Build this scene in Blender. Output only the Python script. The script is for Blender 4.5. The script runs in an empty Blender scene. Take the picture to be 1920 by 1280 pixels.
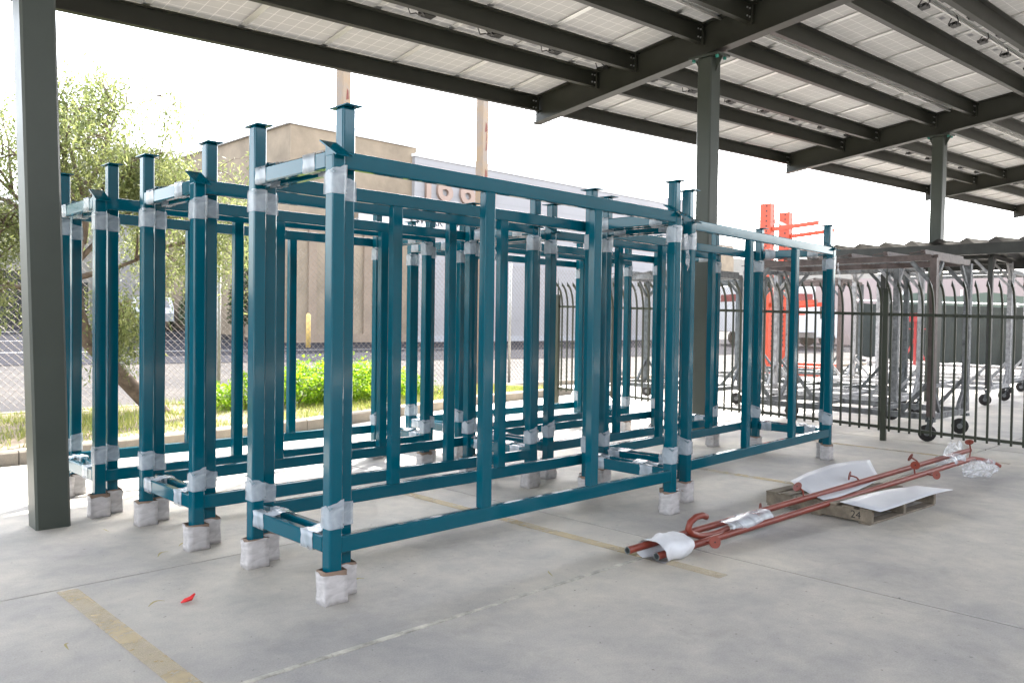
import bpy, math, random
import numpy as np
from mathutils import Matrix, Vector
random.seed(7); rng = np.random.default_rng(7)
C = bpy.context.scene
COL = C.collection
# ------------------------------------------------------------------ camera
F_PX = 1541.166; CAM_H = 1.55
yaw, pit, rol = (math.radians(a) for a in (45.6186, 1.3823, .8276))
Fh = Vector((math.cos(yaw), math.sin(yaw), 0)); Rh = Vector((math.sin(yaw), -math.cos(yaw), 0)); Uh = Vector((0, 0, 1))
F2 = Fh*math.cos(pit)-Uh*math.sin(pit); U2 = Uh*math.cos(pit)+Fh*math.sin(pit)
R3 = Rh*math.cos(rol)+U2*math.sin(rol); U3 = U2*math.cos(rol)-Rh*math.sin(rol)
cam_d = bpy.data.cameras.new('camera'); cam = bpy.data.objects.new('camera', cam_d); COL.objects.link(cam)
M = Matrix((R3, U3, -F2)).transposed().to_4x4(); M.translation = Vector((0, 0, CAM_H)); cam.matrix_world = M
cam_d.sensor_width = 36; cam_d.lens = F_PX/1920*36; cam_d.clip_end = 2000; cam_d.clip_start = .05
cam_d.dof.use_dof = True; cam_d.dof.focus_distance = 6.0; cam_d.dof.aperture_fstop = 7.1
C.camera = cam
# ------------------------------------------------------------------ light
SUN_EL = math.radians(45); sa = math.atan2(.83, .55)
w = bpy.data.worlds.new('World'); C.world = w; w.use_nodes = True
nt = w.node_tree; bg = nt.nodes['Background']
sky = nt.nodes.new('ShaderNodeTexSky'); sky.sky_type = 'NISHITA'; sky.sun_disc = False
sky.sun_elevation = SUN_EL; sky.sun_rotation = sa; sky.air_density = 1.0; sky.dust_density = 2.5; sky.ozone_density = .6
hs = nt.nodes.new('ShaderNodeHueSaturation'); hs.inputs['Saturation'].default_value = .38; nt.links.new(sky.outputs[0], hs.inputs['Color']); nt.links.new(hs.outputs[0], bg.inputs[0]); bg.inputs[1].default_value = .15
sd = bpy.data.lights.new('sun', 'SUN'); sd.energy = 2.2; sd.angle = math.radians(.53); sd.color = (1, .955, .88)
sun = bpy.data.objects.new('sun', sd); COL.objects.link(sun)
to_sun = Vector((math.sin(sa)*math.cos(SUN_EL), math.cos(sa)*math.cos(SUN_EL), math.sin(SUN_EL)))
sun.rotation_euler = to_sun.to_track_quat('Z', 'Y').to_euler(); sun.location = to_sun*40
C.view_settings.view_transform = 'Standard'; C.view_settings.look = 'None'; C.view_settings.gamma = 1
C.view_settings.exposure = 3.35; C.view_settings.use_curve_mapping = False
C.render.engine = 'CYCLES'; C.cycles.max_bounces = 10; C.cycles.transparent_max_bounces = 24; C.cycles.diffuse_bounces = 5

# ------------------------------------------------------------------ materials
def srgb(r, g, b):
    return tuple(((c/255)/12.92 if c/255 <= .04045 else ((c/255+.055)/1.055)**2.4) for c in (r, g, b))
def mat(name, col, rough=.5, metal=0., spec=.5, coat=0., var=.0, vscale=3., bump=0., bscale=60., alpha=1., trans=0., var_col=None, rvar=0.):
    m = bpy.data.materials.new(name); m.use_nodes = True; n = m.node_tree; b = n.nodes['Principled BSDF']
    b.inputs['Base Color'].default_value = (*col, 1); b.inputs['Roughness'].default_value = rough; b.inputs['Metallic'].default_value = metal
    b.inputs['Specular IOR Level'].default_value = spec; b.inputs['Coat Weight'].default_value = coat; b.inputs['Coat Roughness'].default_value = .08
    b.inputs['Alpha'].default_value = alpha
    tc = n.nodes.new('ShaderNodeTexCoord')
    if var or rvar:
        t = n.nodes.new('ShaderNodeTexNoise'); t.inputs['Scale'].default_value = vscale; t.inputs['Detail'].default_value = 9; t.inputs['Roughness'].default_value = .65
        n.links.new(tc.outputs['Object'], t.inputs['Vector'])
        if var:
            r = n.nodes.new('ShaderNodeValToRGB'); r.color_ramp.elements[0].position = .3; r.color_ramp.elements[1].position = .7
            c2 = var_col or tuple(min(1, c*(1+var)) for c in col); c1 = tuple(c*(1-var) for c in col) if var_col is None else col
            r.color_ramp.elements[0].color = (*c1, 1); r.color_ramp.elements[1].color = (*c2, 1)
            n.links.new(t.outputs[0], r.inputs[0]); n.links.new(r.outputs[0], b.inputs['Base Color'])
        if rvar:
            mr = n.nodes.new('ShaderNodeMapRange'); mr.inputs['To Min'].default_value = max(.02, rough-rvar); mr.inputs['To Max'].default_value = rough+rvar
            n.links.new(t.outputs[0], mr.inputs[0]); n.links.new(mr.outputs[0], b.inputs['Roughness'])
    if bump:
        t2 = n.nodes.new('ShaderNodeTexNoise'); t2.inputs['Scale'].default_value = bscale; t2.inputs['Detail'].default_value = 6
        n.links.new(tc.outputs['Object'], t2.inputs['Vector'])
        bp = n.nodes.new('ShaderNodeBump'); bp.inputs['Strength'].default_value = bump; bp.inputs['Distance'].default_value = .01
        n.links.new(t2.outputs[0], bp.inputs['Height']); n.links.new(bp.outputs[0], b.inputs['Normal'])
    if trans:
        tr = n.nodes.new('ShaderNodeBsdfTranslucent'); mx = n.nodes.new('ShaderNodeMixShader'); mx.inputs[0].default_value = trans
        src = b.inputs['Base Color'].links[0].from_socket if b.inputs['Base Color'].is_linked else None
        if src: n.links.new(src, tr.inputs[0])
        else: tr.inputs[0].default_value = (*col, 1)
        out = n.nodes['Material Output']
        n.links.new(b.outputs[0], mx.inputs[1]); n.links.new(tr.outputs[0], mx.inputs[2]); n.links.new(mx.outputs[0], out.inputs[0])
    return m
def world_concrete(name, base, patch=1., stain=True):
    m = bpy.data.materials.new(name); m.use_nodes = True; n = m.node_tree; L = n.links; b = n.nodes['Principled BSDF']
    g = n.nodes.new('ShaderNodeNewGeometry')
    def noise(sc, det=8, ro=.6, dist=0.):
        t = n.nodes.new('ShaderNodeTexNoise'); t.inputs['Scale'].default_value = sc; t.inputs['Detail'].default_value = det; t.inputs['Roughness'].default_value = ro
        t.inputs['Distortion'].default_value = dist; L.new(g.outputs['Position'], t.inputs['Vector']); return t.outputs[0]
    def ramp(s, p0, c0, p1, c1):
        r = n.nodes.new('ShaderNodeValToRGB'); r.color_ramp.elements[0].position = p0; r.color_ramp.elements[1].position = p1
        r.color_ramp.elements[0].color = (*c0, 1); r.color_ramp.elements[1].color = (*c1, 1); L.new(s, r.inputs[0]); return r.outputs[0]
    def mix(kind, f, a, c):
        x = n.nodes.new('ShaderNodeMix'); x.data_type = 'RGBA'; x.blend_type = kind
        if isinstance(f, float): x.inputs[0].default_value = f
        else: L.new(f, x.inputs[0])
        L.new(a, x.inputs[6]); L.new(c, x.inputs[7]); return x.outputs[2]
    c = ramp(noise(.5, 8, .6, .25), .36, (base[0]*.70, base[1]*.715, base[2]*.75), .64, (base[0]*1.16, base[1]*1.14, base[2]*1.08))
    c2 = ramp(noise(4.5, 10, .75, .3), .30, (.76, .77, .79), .72, (1.12, 1.10, 1.07))
    c = mix('MULTIPLY', .8, c, c2)
    c3 = ramp(noise(120, 3, .6), .35, (.86, .86, .86), .65, (1.1, 1.1, 1.1)); c = mix('MULTIPLY', .7, c, c3)
    if stain:
        s = ramp(noise(1.3, 12, .75, .5), .55, (0, 0, 0), .72, (1, 1, 1)); dk = n.nodes.new('ShaderNodeRGB'); dk.outputs[0].default_value = (*[v*.5 for v in base], 1)
        f = n.nodes.new('ShaderNodeMath'); f.operation = 'MULTIPLY'; f.inputs[1].default_value = .5; L.new(s, f.inputs[0]); c = mix('MIX', f.outputs[0], c, dk.outputs[0])
        s2 = ramp(noise(7.5, 12, .8, 3.), .64, (0, 0, 0), .72, (1, 1, 1)); lt = n.nodes.new('ShaderNodeRGB'); lt.outputs[0].default_value = (.5, .5, .5, 1)
        f2 = n.nodes.new('ShaderNodeMath'); f2.operation = 'MULTIPLY'; f2.inputs[1].default_value = .45; L.new(s2, f2.inputs[0]); c = mix('MIX', f2.outputs[0], c, lt.outputs[0])
        s3 = ramp(noise(30, 4, .5, 0), .69, (0, 0, 0), .73, (1, 1, 1)); bk = n.nodes.new('ShaderNodeRGB'); bk.outputs[0].default_value = (.06, .055, .05, 1)
        f3 = n.nodes.new('ShaderNodeMath'); f3.operation = 'MULTIPLY'; f3.inputs[1].default_value = .6; L.new(s3, f3.inputs[0]); c = mix('MIX', f3.outputs[0], c, bk.outputs[0])
    L.new(c, b.inputs['Base Color'])
    rr = n.nodes.new('ShaderNodeMapRange'); L.new(noise(2.2), rr.inputs[0]); rr.inputs['To Min'].default_value = .5; rr.inputs['To Max'].default_value = .85; L.new(rr.outputs[0], b.inputs['Roughness'])
    bp = n.nodes.new('ShaderNodeBump'); bp.inputs['Strength'].default_value = .35; bp.inputs['Distance'].default_value = .004; L.new(noise(90, 6), bp.inputs['Height']); L.new(bp.outputs[0], b.inputs['Normal'])
    b.inputs['Specular IOR Level'].default_value = .3 if stain else .03
    return m
def film_mat(name, col, a_lo, a_hi, scale=(6, 6, 60), rough=.22, trans=True):
    m = bpy.data.materials.new(name); m.use_nodes = True; n = m.node_tree; L = n.links; b = n.nodes['Principled BSDF']
    b.inputs['Base Color'].default_value = (*col, 1); b.inputs['Roughness'].default_value = rough; b.inputs['Specular IOR Level'].default_value = .8
    tc = n.nodes.new('ShaderNodeTexCoord'); mp = n.nodes.new('ShaderNodeMapping'); mp.inputs['Scale'].default_value = scale; L.new(tc.outputs['Object'], mp.inputs[0])
    t = n.nodes.new('ShaderNodeTexNoise'); t.inputs['Scale'].default_value = 1.; t.inputs['Detail'].default_value = 6; t.inputs['Distortion'].default_value = .6; L.new(mp.outputs[0], t.inputs['Vector'])
    mr = n.nodes.new('ShaderNodeMapRange'); mr.inputs['From Min'].default_value = .35; mr.inputs['From Max'].default_value = .68; mr.inputs['To Min'].default_value = a_lo; mr.inputs['To Max'].default_value = a_hi
    L.new(t.outputs[0], mr.inputs[0]); L.new(mr.outputs[0], b.inputs['Alpha'])
    bp = n.nodes.new('ShaderNodeBump'); bp.inputs['Strength'].default_value = .35; bp.inputs['Distance'].default_value = .003; L.new(t.outputs[0], bp.inputs['Height']); L.new(bp.outputs[0], b.inputs['Normal'])
    return m

TEAL = mat('teal_gloss_paint', (.0001, .076, .112), .10, 0, .32, 0., var=.06, vscale=1.2, bump=.05, bscale=5, rvar=.04)
CONC = world_concrete('concrete_slab', (.48, .452, .415))
CONC_LT = world_concrete('concrete_lot', (.066, .061, .059), stain=False)
CURB = world_concrete('curb_concrete', (.30, .27, .23), stain=False)
DARK = mat('joint_dark', (.09, .08, .07), .9)
CAULK = mat('joint_caulk', (.42, .40, .35), .7, var=.5, vscale=9, bump=.5, bscale=40)
ASPH = mat('asphalt', (.026, .026, .031), .97, 0, .03, var=.15, vscale=2, bump=.3)
STEEL_OL = mat('olive_grey_steel_paint', (.025, .026, .019), .45, 0, .35, var=.12, vscale=1.8, bump=.05, rvar=.1)
STEEL_COL = mat('column_paint', (.046, .054, .044), .42, 0, .4, var=.10, vscale=1.6, bump=.06, rvar=.1)
ALU = mat('aluminium', (.62, .62, .60), .4, .55, .5)
BLACK = mat('black_plastic', (.012, .012, .012), .4)
BOLTG = mat('green_bolt', (.03, .22, .17), .5)
ZINC = mat('zinc_bolt', (.6, .6, .6), .35, .7)
FENCEM = mat('fence_olive_paint', (.022, .026, .014), .4, var=.15)
GALV = mat('galvanised_steel', (.42, .42, .40), .5, .5, var=.15, vscale=4)
WIRE = mat('galvanised_wire', (.20, .17, .135), .6, .2)
CARTM = mat('crusted_grey_steel', (.16, .165, .17), .6, .2, var=.55, vscale=14, bump=1., bscale=34)
CARTB = mat('brown_steel', (.10, .072, .066), .5, .1, var=.35, vscale=9, bump=.5, bscale=30)
CARTD = mat('dark_slate_steel', (.075, .085, .09), .55, .2, var=.5, vscale=12, bump=.9, bscale=30)
CARTL = mat('pale_crusted_steel', (.34, .34, .35), .6, .2, var=.45, vscale=13, bump=1., bscale=30)
ROOFM = mat('weathered_sheet_metal', (.035, .036, .034), .5, .3, var=.35, vscale=3, bump=.2, bscale=12)
RUBBER = mat('rubber', (.02, .018, .017), .8)
ORANGE = mat('orange_paint', (.42, .052, .016), .45, var=.12, vscale=3)
REDPIPE = mat('red_oxide_primer', (.18, .030, .016), .42, 0, .5, var=.18, vscale=6, bump=.06)
PIPEIN = mat('bare_steel_bore', (.22, .25, .25), .4, .6)
WOOD = mat('pallet_wood', (.165, .135, .10), .85, var=.45, vscale=11, bump=.5, bscale=45)
INK = mat('black_marker', (.015, .013, .012), .7)
WHITESH = mat('white_plastic_sheet', (.62, .63, .67), .35, var=.05, vscale=4, bump=.1, bscale=6, trans=.15)
YEL = None
STUCCO = mat('beige_stucco', (.22, .172, .12), .9, var=.28, vscale=.7, bump=.5, bscale=9)
STUCCO_D = mat('tan_stucco_pilaster', (.22, .165, .12), .9, var=.16, vscale=.9, bump=.4, bscale=9)
WALLW = mat('light_grey_block_wall', (.26, .25, .25), .85, var=.05, vscale=.6, bump=.2, bscale=6)
WALLG = mat('warm_grey_wall', (.22, .205, .18), .85, var=.10, vscale=.6, bump=.2, bscale=6)
WHITEP = mat('white_paint', (.78, .78, .77), .5)
PINKN = mat('pale_terracotta_numeral', (.27, .19, .15), .7)
SIGNW = mat('white_signboard', (.5, .5, .5), .5)
BLKTXT = mat('black_lettering', (.02, .02, .02), .6)
DARKOP = mat('dark_opening', (.02, .02, .018), .7)
YELB = mat('faded_yellow_paint', (.62, .42, .13), .6, var=.2, vscale=8)
RUSTP = mat('peeling_orange_steel', (.22, .135, .055), .6, var=1, vscale=2.2, var_col=(.15, .13, .12))
RUSTR = mat('rust_streak', (.12, .03, .02), .8, var=.4, vscale=8)
BARK = mat('pepper_tree_bark', (.13, .095, .07), .9, var=.5, vscale=9, bump=1., bscale=22)
SOIL = mat('soil', (.16, .12, .08), .95, var=.4, vscale=4, bump=.6, bscale=20)
MESHSC = mat('dark_green_windscreen', (.030, .036, .030), .75, var=.22, vscale=1.1)
CARDB = mat('cardboard', (.24, .165, .12), .8, var=.15, vscale=9)
REDPL = mat('red_plastic', (.65, .02, .02), .35)
DEADLEAF = mat('dry_leaf', (.33, .28, .10), .7)
GLASSD = mat('car_glass', (.03, .035, .04), .08, 0, .8)
CARSIL = mat('silver_car_paint', (.42, .44, .46), .3, .4, .5, .5)
CARWH = mat('white_truck_paint', (.72, .72, .72), .35, 0, .5, .3)
TAILR = mat('red_marking', (.22, .018, .018), .5)
BRICKR = mat('rust_brown_panel', (.30, .17, .09), .8, var=.4, vscale=.8)
PINKW = mat('pale_pink_wall', (.30, .24, .23), .85, var=.05, vscale=.5)
FILM = film_mat('stretch_film', (.60, .645, .70), .36, .74, scale=(6, 6, 13))
FILM_H = film_mat('stretch_film_horizontal', (.60, .645, .70), .36, .74, scale=(13, 6, 6))
FOOTF = film_mat('foot_film', (.54, .515, .515), .70, 1., scale=(12, 12, 26), rough=.3)
FOAM = film_mat('foam_sheet', (.60, .61, .64), .93, 1., scale=(14, 14, 14), rough=.5)
CLEARF = film_mat('clear_film', (.7, .72, .75), .15, .55, scale=(16, 16, 16), rough=.32)
def leafmat(name, c1, c2, tr):
    m = bpy.data.materials.new(name); m.use_nodes = True; n = m.node_tree; L = n.links; b = n.nodes['Principled BSDF']
    oi = n.nodes.new('ShaderNodeNewGeometry'); r = n.nodes.new('ShaderNodeValToRGB')
    r.color_ramp.elements[0].color = (*c1, 1); r.color_ramp.elements[1].color = (*c2, 1); L.new(oi.outputs['Random Per Island'], r.inputs[0])
    L.new(r.outputs[0], b.inputs['Base Color']); b.inputs['Roughness'].default_value = .5
    t = n.nodes.new('ShaderNodeBsdfTranslucent'); L.new(r.outputs[0], t.inputs[0]); mx = n.nodes.new('ShaderNodeMixShader'); mx.inputs[0].default_value = tr
    L.new(b.outputs[0], mx.inputs[1]); L.new(t.outputs[0], mx.inputs[2]); L.new(mx.outputs[0], n.nodes['Material Output'].inputs[0]); return m
LEAFP = leafmat('pepper_leaf', (.09, .12, .035), (.25, .27, .10), .55)
LEAFB = leafmat('bush_leaf', (.08, .20, .008), (.32, .46, .02), .55)
LEAFD = leafmat('dark_leaf', (.02, .035, .012), (.05, .08, .025), .3)
GRASSM = leafmat('grass_blade', (.10, .15, .02), (.34, .34, .09), .4)

def paint_mat():
    m = bpy.data.materials.new('worn_yellow_line'); m.use_nodes = True; n = m.node_tree; L = n.links; b = n.nodes['Principled BSDF']
    b.inputs['Base Color'].default_value = (.62, .48, .25, 1); b.inputs['Roughness'].default_value = .75
    g = n.nodes.new('ShaderNodeNewGeometry')
    t = n.nodes.new('ShaderNodeTexNoise'); t.inputs['Scale'].default_value = 9; t.inputs['Detail'].default_value = 12; t.inputs['Roughness'].default_value = .75; L.new(g.outputs['Position'], t.inputs['Vector'])
    t2 = n.nodes.new('ShaderNodeTexNoise'); t2.inputs['Scale'].default_value = 1.3; t2.inputs['Detail'].default_value = 3; L.new(g.outputs['Position'], t2.inputs['Vector'])
    ad = n.nodes.new('ShaderNodeMath'); ad.operation = 'ADD'; L.new(t.outputs[0], ad.inputs[0]); L.new(t2.outputs[0], ad.inputs[1])
    mr = n.nodes.new('ShaderNodeMapRange'); mr.inputs['From Min'].default_value = .86; mr.inputs['From Max'].default_value = 1.16; mr.inputs['To Min'].default_value = .25; mr.inputs['To Max'].default_value = .52
    L.new(ad.outputs[0], mr.inputs[0]); L.new(mr.outputs[0], b.inputs['Alpha']); return m
YEL = paint_mat()
def panel_mat():
    m = bpy.data.materials.new('solar_backsheet'); m.use_nodes = True; n = m.node_tree; L = n.links; b = n.nodes['Principled BSDF']
    tc = n.nodes.new('ShaderNodeTexCoord'); sp = n.nodes.new('ShaderNodeSeparateXYZ'); L.new(tc.outputs['Object'], sp.inputs[0])
    def line(sock, cell, wid):
        a = n.nodes.new('ShaderNodeMath'); a.operation = 'PINGPONG'; a.inputs[1].default_value = cell/2; L.new(sock, a.inputs[0])
        c = n.nodes.new('ShaderNodeMath'); c.operation = 'LESS_THAN'; c.inputs[1].default_value = wid/2; L.new(a.outputs[0], c.inputs[0]); return c.outputs[0]
    l1 = line(sp.outputs[0], 1.10/6, .008); l2 = line(sp.outputs[1], 1.84/10, .008)
    mx = n.nodes.new('ShaderNodeMath'); mx.operation = 'MAXIMUM'; L.new(l1, mx.inputs[0]); L.new(l2, mx.inputs[1])
    no = n.nodes.new('ShaderNodeTexNoise'); no.inputs['Scale'].default_value = .35; L.new(tc.outputs['Object'], no.inputs['Vector'])
    cr = n.nodes.new('ShaderNodeMix'); cr.data_type = 'RGBA'; L.new(mx.outputs[0], cr.inputs[0]); cr.inputs[6].default_value = (.38, .372, .355, 1); cr.inputs[7].default_value = (.58, .56, .53, 1)
    L.new(cr.outputs[2], b.inputs['Base Color']); b.inputs['Roughness'].default_value = .45
    t = n.nodes.new('ShaderNodeBsdfTranslucent'); ct = n.nodes.new('ShaderNodeMix'); ct.data_type = 'RGBA'; L.new(mx.outputs[0], ct.inputs[0]); ct.inputs[6].default_value = (.36, .352, .338, 1); ct.inputs[7].default_value = (.56, .545, .52, 1)
    L.new(ct.outputs[2], t.inputs[0]); ms = n.nodes.new('ShaderNodeMixShader'); ms.inputs[0].default_value = .35
    L.new(b.outputs[0], ms.inputs[1]); L.new(t.outputs[0], ms.inputs[2]); L.new(ms.outputs[0], n.nodes['Material Output'].inputs[0]); return m
PANELM = panel_mat()

# ------------------------------------------------------------------ mesh helpers
class MB:
    def __init__(s): s.v = []; s.f = []
    def add(s, vs, fs):
        o = len(s.v); s.v += [tuple(v) for v in vs]; s.f += [tuple(i+o for i in f) for f in fs]
    def box(s, x0, x1, y0, y1, z0, z1, c=0.):
        if c <= 0:
            s.add([(x, y, z) for z in (z0, z1) for y in (y0, y1) for x in (x0, x1)], [(0, 2, 3, 1), (4, 5, 7, 6), (0, 1, 5, 4), (2, 6, 7, 3), (0, 4, 6, 2), (1, 3, 7, 5)]); return
        # chamfered: three rings per axis joined with an 24-vertex hull
        vs = []; idx = {}
        for ix in (0, 1):
            for iy in (0, 1):
                for iz in (0, 1):
                    P = [(x0, x1)[ix], (y0, y1)[iy], (z0, z1)[iz]]; S = [(1, -1)[ix], (1, -1)[iy], (1, -1)[iz]]
                    for k in range(3):
                        q = [P[a]+(S[a]*c if a != k else 0) for a in range(3)]
                        idx[(ix, iy, iz, k)] = len(vs); vs.append(q)
        fs = []
        for k in range(3):
            a, b = [(1, 2), (2, 0), (0, 1)][k]
            for side in (0, 1):
                ring = []
                for (p, q) in ((0, 0), (1, 0), (1, 1), (0, 1)):
                    t = [0, 0, 0]; t[k] = side; t[a] = p; t[b] = q; ring.append(idx[(*t, k)])
                fs.append(tuple(ring) if side else tuple(reversed(ring)))
        for k in range(3):      # edges along axis k
            a, b = [(1, 2), (2, 0), (0, 1)][k]
            for p in (0, 1):
                for q in (0, 1):
                    t0 = [0, 0, 0]; t1 = [0, 0, 0]; t0[a] = t1[a] = p; t0[b] = t1[b] = q; t1[k] = 1
                    f = (idx[(*t0, a)], idx[(*t0, b)], idx[(*t1, b)], idx[(*t1, a)])
                    fs.append(f if (p == q) else tuple(reversed(f)))
        for ix in (0, 1):
            for iy in (0, 1):
                for iz in (0, 1):
                    f = tuple(idx[(ix, iy, iz, k)] for k in range(3)); fs.append(f if (ix+iy+iz) % 2 else tuple(reversed(f)))
        s.add(vs, fs)
    def obar(s, a, b, w, h, up=(0, 0, 1)):
        a = Vector(a); b = Vector(b); d = (b-a).normalized(); up = Vector(up)
        sd_ = d.cross(up)
        if sd_.length < 1e-4: sd_ = d.cross(Vector((1, 0, 0)))
        sd_.normalize(); u = sd_.cross(d)
        vs = [p+sd_*x*w/2+u*y*h/2 for p in (a, b) for x, y in ((-1, -1), (1, -1), (1, 1), (-1, 1))]
        s.add(vs, [(3, 2, 1, 0), (4, 5, 6, 7), (0, 1, 5, 4), (1, 2, 6, 5), (2, 3, 7, 6), (3, 0, 4, 7)])
    def tube(s, pts, r, n=8, cap=True, close=False):
        pts = [Vector(p) for p in pts]; rs = r if isinstance(r, (list, tuple)) else [r]*len(pts)
        prev = None; rings = []; vs = []
        for i, p in enumerate(pts):
            d = (pts[min(i+1, len(pts)-1)]-pts[max(i-1, 0)]).normalized()
            if prev is None:
                x = d.cross(Vector((0, 0, 1)));
                if x.length < 1e-3: x = d.cross(Vector((1, 0, 0)))
            else: x = prev-d*prev.dot(d)
            x.normalize(); prev = x; y = d.cross(x)
            rings.append(len(vs)); vs += [p+(x*math.cos(2*math.pi*k/n)+y*math.sin(2*math.pi*k/n))*rs[i] for k in range(n)]
        fs = []
        for i in range(len(pts)-1):
            for k in range(n): fs.append((rings[i]+k, rings[i]+(k+1) % n, rings[i+1]+(k+1) % n, rings[i+1]+k))
        if cap: fs.append(tuple(reversed(range(n)))); fs.append(tuple(rings[-1]+k for k in range(n)))
        s.add(vs, fs)
    def disc(s, c, nrm, r, t, n=20):
        c = Vector(c); d = Vector(nrm).normalized()*t/2; s.tube([c-d, c+d], r, n)
    def mesh(s, name, smooth=False):
        m = bpy.data.meshes.new(name); m.from_pydata(s.v, [], s.f); m.validate(); m.update()
        if smooth:
            for p in m.polygons: p.use_smooth = True
        return m
    def build(s, name, mt, parent=None, smooth=False, loc=None):
        m = s.mesh(name, smooth); m.materials.append(mt); return put(name, m, parent, loc)
def put(name, mesh, parent=None, loc=None, rot=None):
    o = bpy.data.objects.new(name, mesh); COL.objects.link(o)
    if parent: o.parent = parent
    if loc is not None: o.location = loc
    if rot is not None: o.rotation_euler = rot
    return o
def tag(o, label, cat, group=None):
    o['label'] = label; o['category'] = cat
    if group: o['group'] = group
    return o
def thing(name, label, cat, loc=(0, 0, 0), rz=0., group=None):
    return tag(put(name, None, None, loc, (0, 0, rz)), label, cat, group)
def struct(o): o['kind'] = 'structure'; return o
def stuff(o): o['kind'] = 'stuff'; return o
def copy_tree(o, parent=None):
    c = o.copy(); COL.objects.link(c); c.parent = parent
    for ch in list(o.children): copy_tree(ch, c)
    return c
def jitter_mesh(m, amp, seed=0):
    r = random.Random(seed)
    for v in m.vertices: v.co += Vector((r.uniform(-amp, amp), r.uniform(-amp, amp), r.uniform(-amp, amp)))
def sleeve(x0, x1, y0, y1, z0, z1, nz=6, flare=0., jit=.003, seed=0, nseg=3, cap=False, top_skew=0.):
    # open sleeve of wrinkled film around a square post
    r = random.Random(seed); mb = MB(); per = []
    for (ax, ay), (bx, by) in (((x0, y0), (x1, y0)), ((x1, y0), (x1, y1)), ((x1, y1), (x0, y1)), ((x0, y1), (x0, y0))):
        for k in range(nseg): t = k/nseg; per.append((ax+(bx-ax)*t, ay+(by-ay)*t))
    n = len(per); cx = (x0+x1)/2; cy = (y0+y1)/2; vs = []
    for i in range(nz+1):
        t = i/nz; fl = 1+flare*(abs(2*t-1)**2)
        for k, (x, y) in enumerate(per):
            zz = z0+(z1-z0)*t+(r.uniform(-1, 1)*jit*3 if i == nz else (r.uniform(-1, 1)*jit if i else 0))+(top_skew*(x-cx+cy-y) if i == nz else 0)
            vs.append((cx+(x-cx)*fl+r.uniform(-jit, jit), cy+(y-cy)*fl+r.uniform(-jit, jit), zz))
    fs = [(i*n+k, i*n+(k+1) % n, (i+1)*n+(k+1) % n, (i+1)*n+k) for i in range(nz) for k in range(n)]
    if cap: fs.append(tuple(reversed(range(n))))
    mb.add(vs, fs); return mb

import bmesh
def round_box(x0, x1, y0, y1, z0, z1, rad, seg=3):
    bm = bmesh.new(); mb = MB(); mb.box(x0, x1, y0, y1, z0, z1)
    vs = [bm.verts.new(v) for v in mb.v]
    for f in mb.f: bm.faces.new([vs[i] for i in f])
    bmesh.ops.recalc_face_normals(bm, faces=bm.faces)
    bmesh.ops.bevel(bm, geom=bm.edges[:], offset=rad, segments=seg, profile=.5, affect='EDGES')
    out = MB(); bm.verts.index_update(); out.v = [tuple(v.co) for v in bm.verts]; out.f = [tuple(v.index for v in f.verts) for f in bm.faces]; bm.free(); return out
# ------------------------------------------------------------------ ground
gm = MB(); gm.add([(-80, -80, -.02), (200, -80, -.02), (200, 14.05, -.02), (-80, 14.05, -.02)], [(0, 1, 2, 3)])
ground = struct(gm.build('ground', CONC))
us = [-8.9, -2.03, 4.87, 11.75, 18.6, 25.5]; vs_ = [-7.5, -3.9, -.2, 3.25, 5.07, 9.55]
slab_cache = {}
for i in range(len(us)-1):
    for j in range(len(vs_)-1):
        a, b = us[i]+.009, us[i+1]-.009; c, d = vs_[j]+(.012 if abs(vs_[j]-3.25) < .01 else .003), vs_[j+1]-(.012 if abs(vs_[j+1]-3.25) < .01 else .003)
        mb = MB(); mb.box(a, b, c, d, -.10, 0, .006); mb.build('slab', CONC, ground)
# pale caulk with chips in the long joint
mb = MB(); r = random.Random(3); x = 1.0
while x < 4.5:
    l = r.uniform(.06, .35); mb.box(x, x+l-.004, 3.238+r.uniform(-.004, .004), 3.262+r.uniform(-.003, .01), -.03, .0026+r.uniform(-.0012, .001)); x += l
mb.build('joint_filler', CAULK, ground)
mb = MB(); mb.box(4.861, 4.879, -8, 9.5, -.012, -.006); mb.box(11.741, 11.759, -8, 9.5, -.012, -.006); mb.build('joint_gap', DARK, ground)
def paint(name, x0, x1, y0, y1):
    mb = MB(); mb.add([(x0, y0, .004), (x1, y0, .004), (x1, y1, .004), (x0, y1, .004)], [(0, 1, 2, 3)]); return mb.build(name, YEL, ground)
paint('painted_line', 1.38, 1.49, 3.27, 5.02); paint('painted_line', 1.38, 1.49, .2, 3.235)
paint('painted_line', 4.40, 4.51, 2.66, 6.0); paint('painted_line', 7.55, 7.66, 3.2, 6.2); paint('painted_line', 10.6, 10.71, 2.7, 5.4)
mb = MB(); mb.box(-30, 60, -14.5, -14, -.1, 7.2); struct(mb.build('added_reflection_wall', mat('reflection_wall_dark', (.10, .095, .085), .8, var=.2, vscale=.6)))  # unseen dark wall behind the camera, added for the glossy posts to reflect
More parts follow.
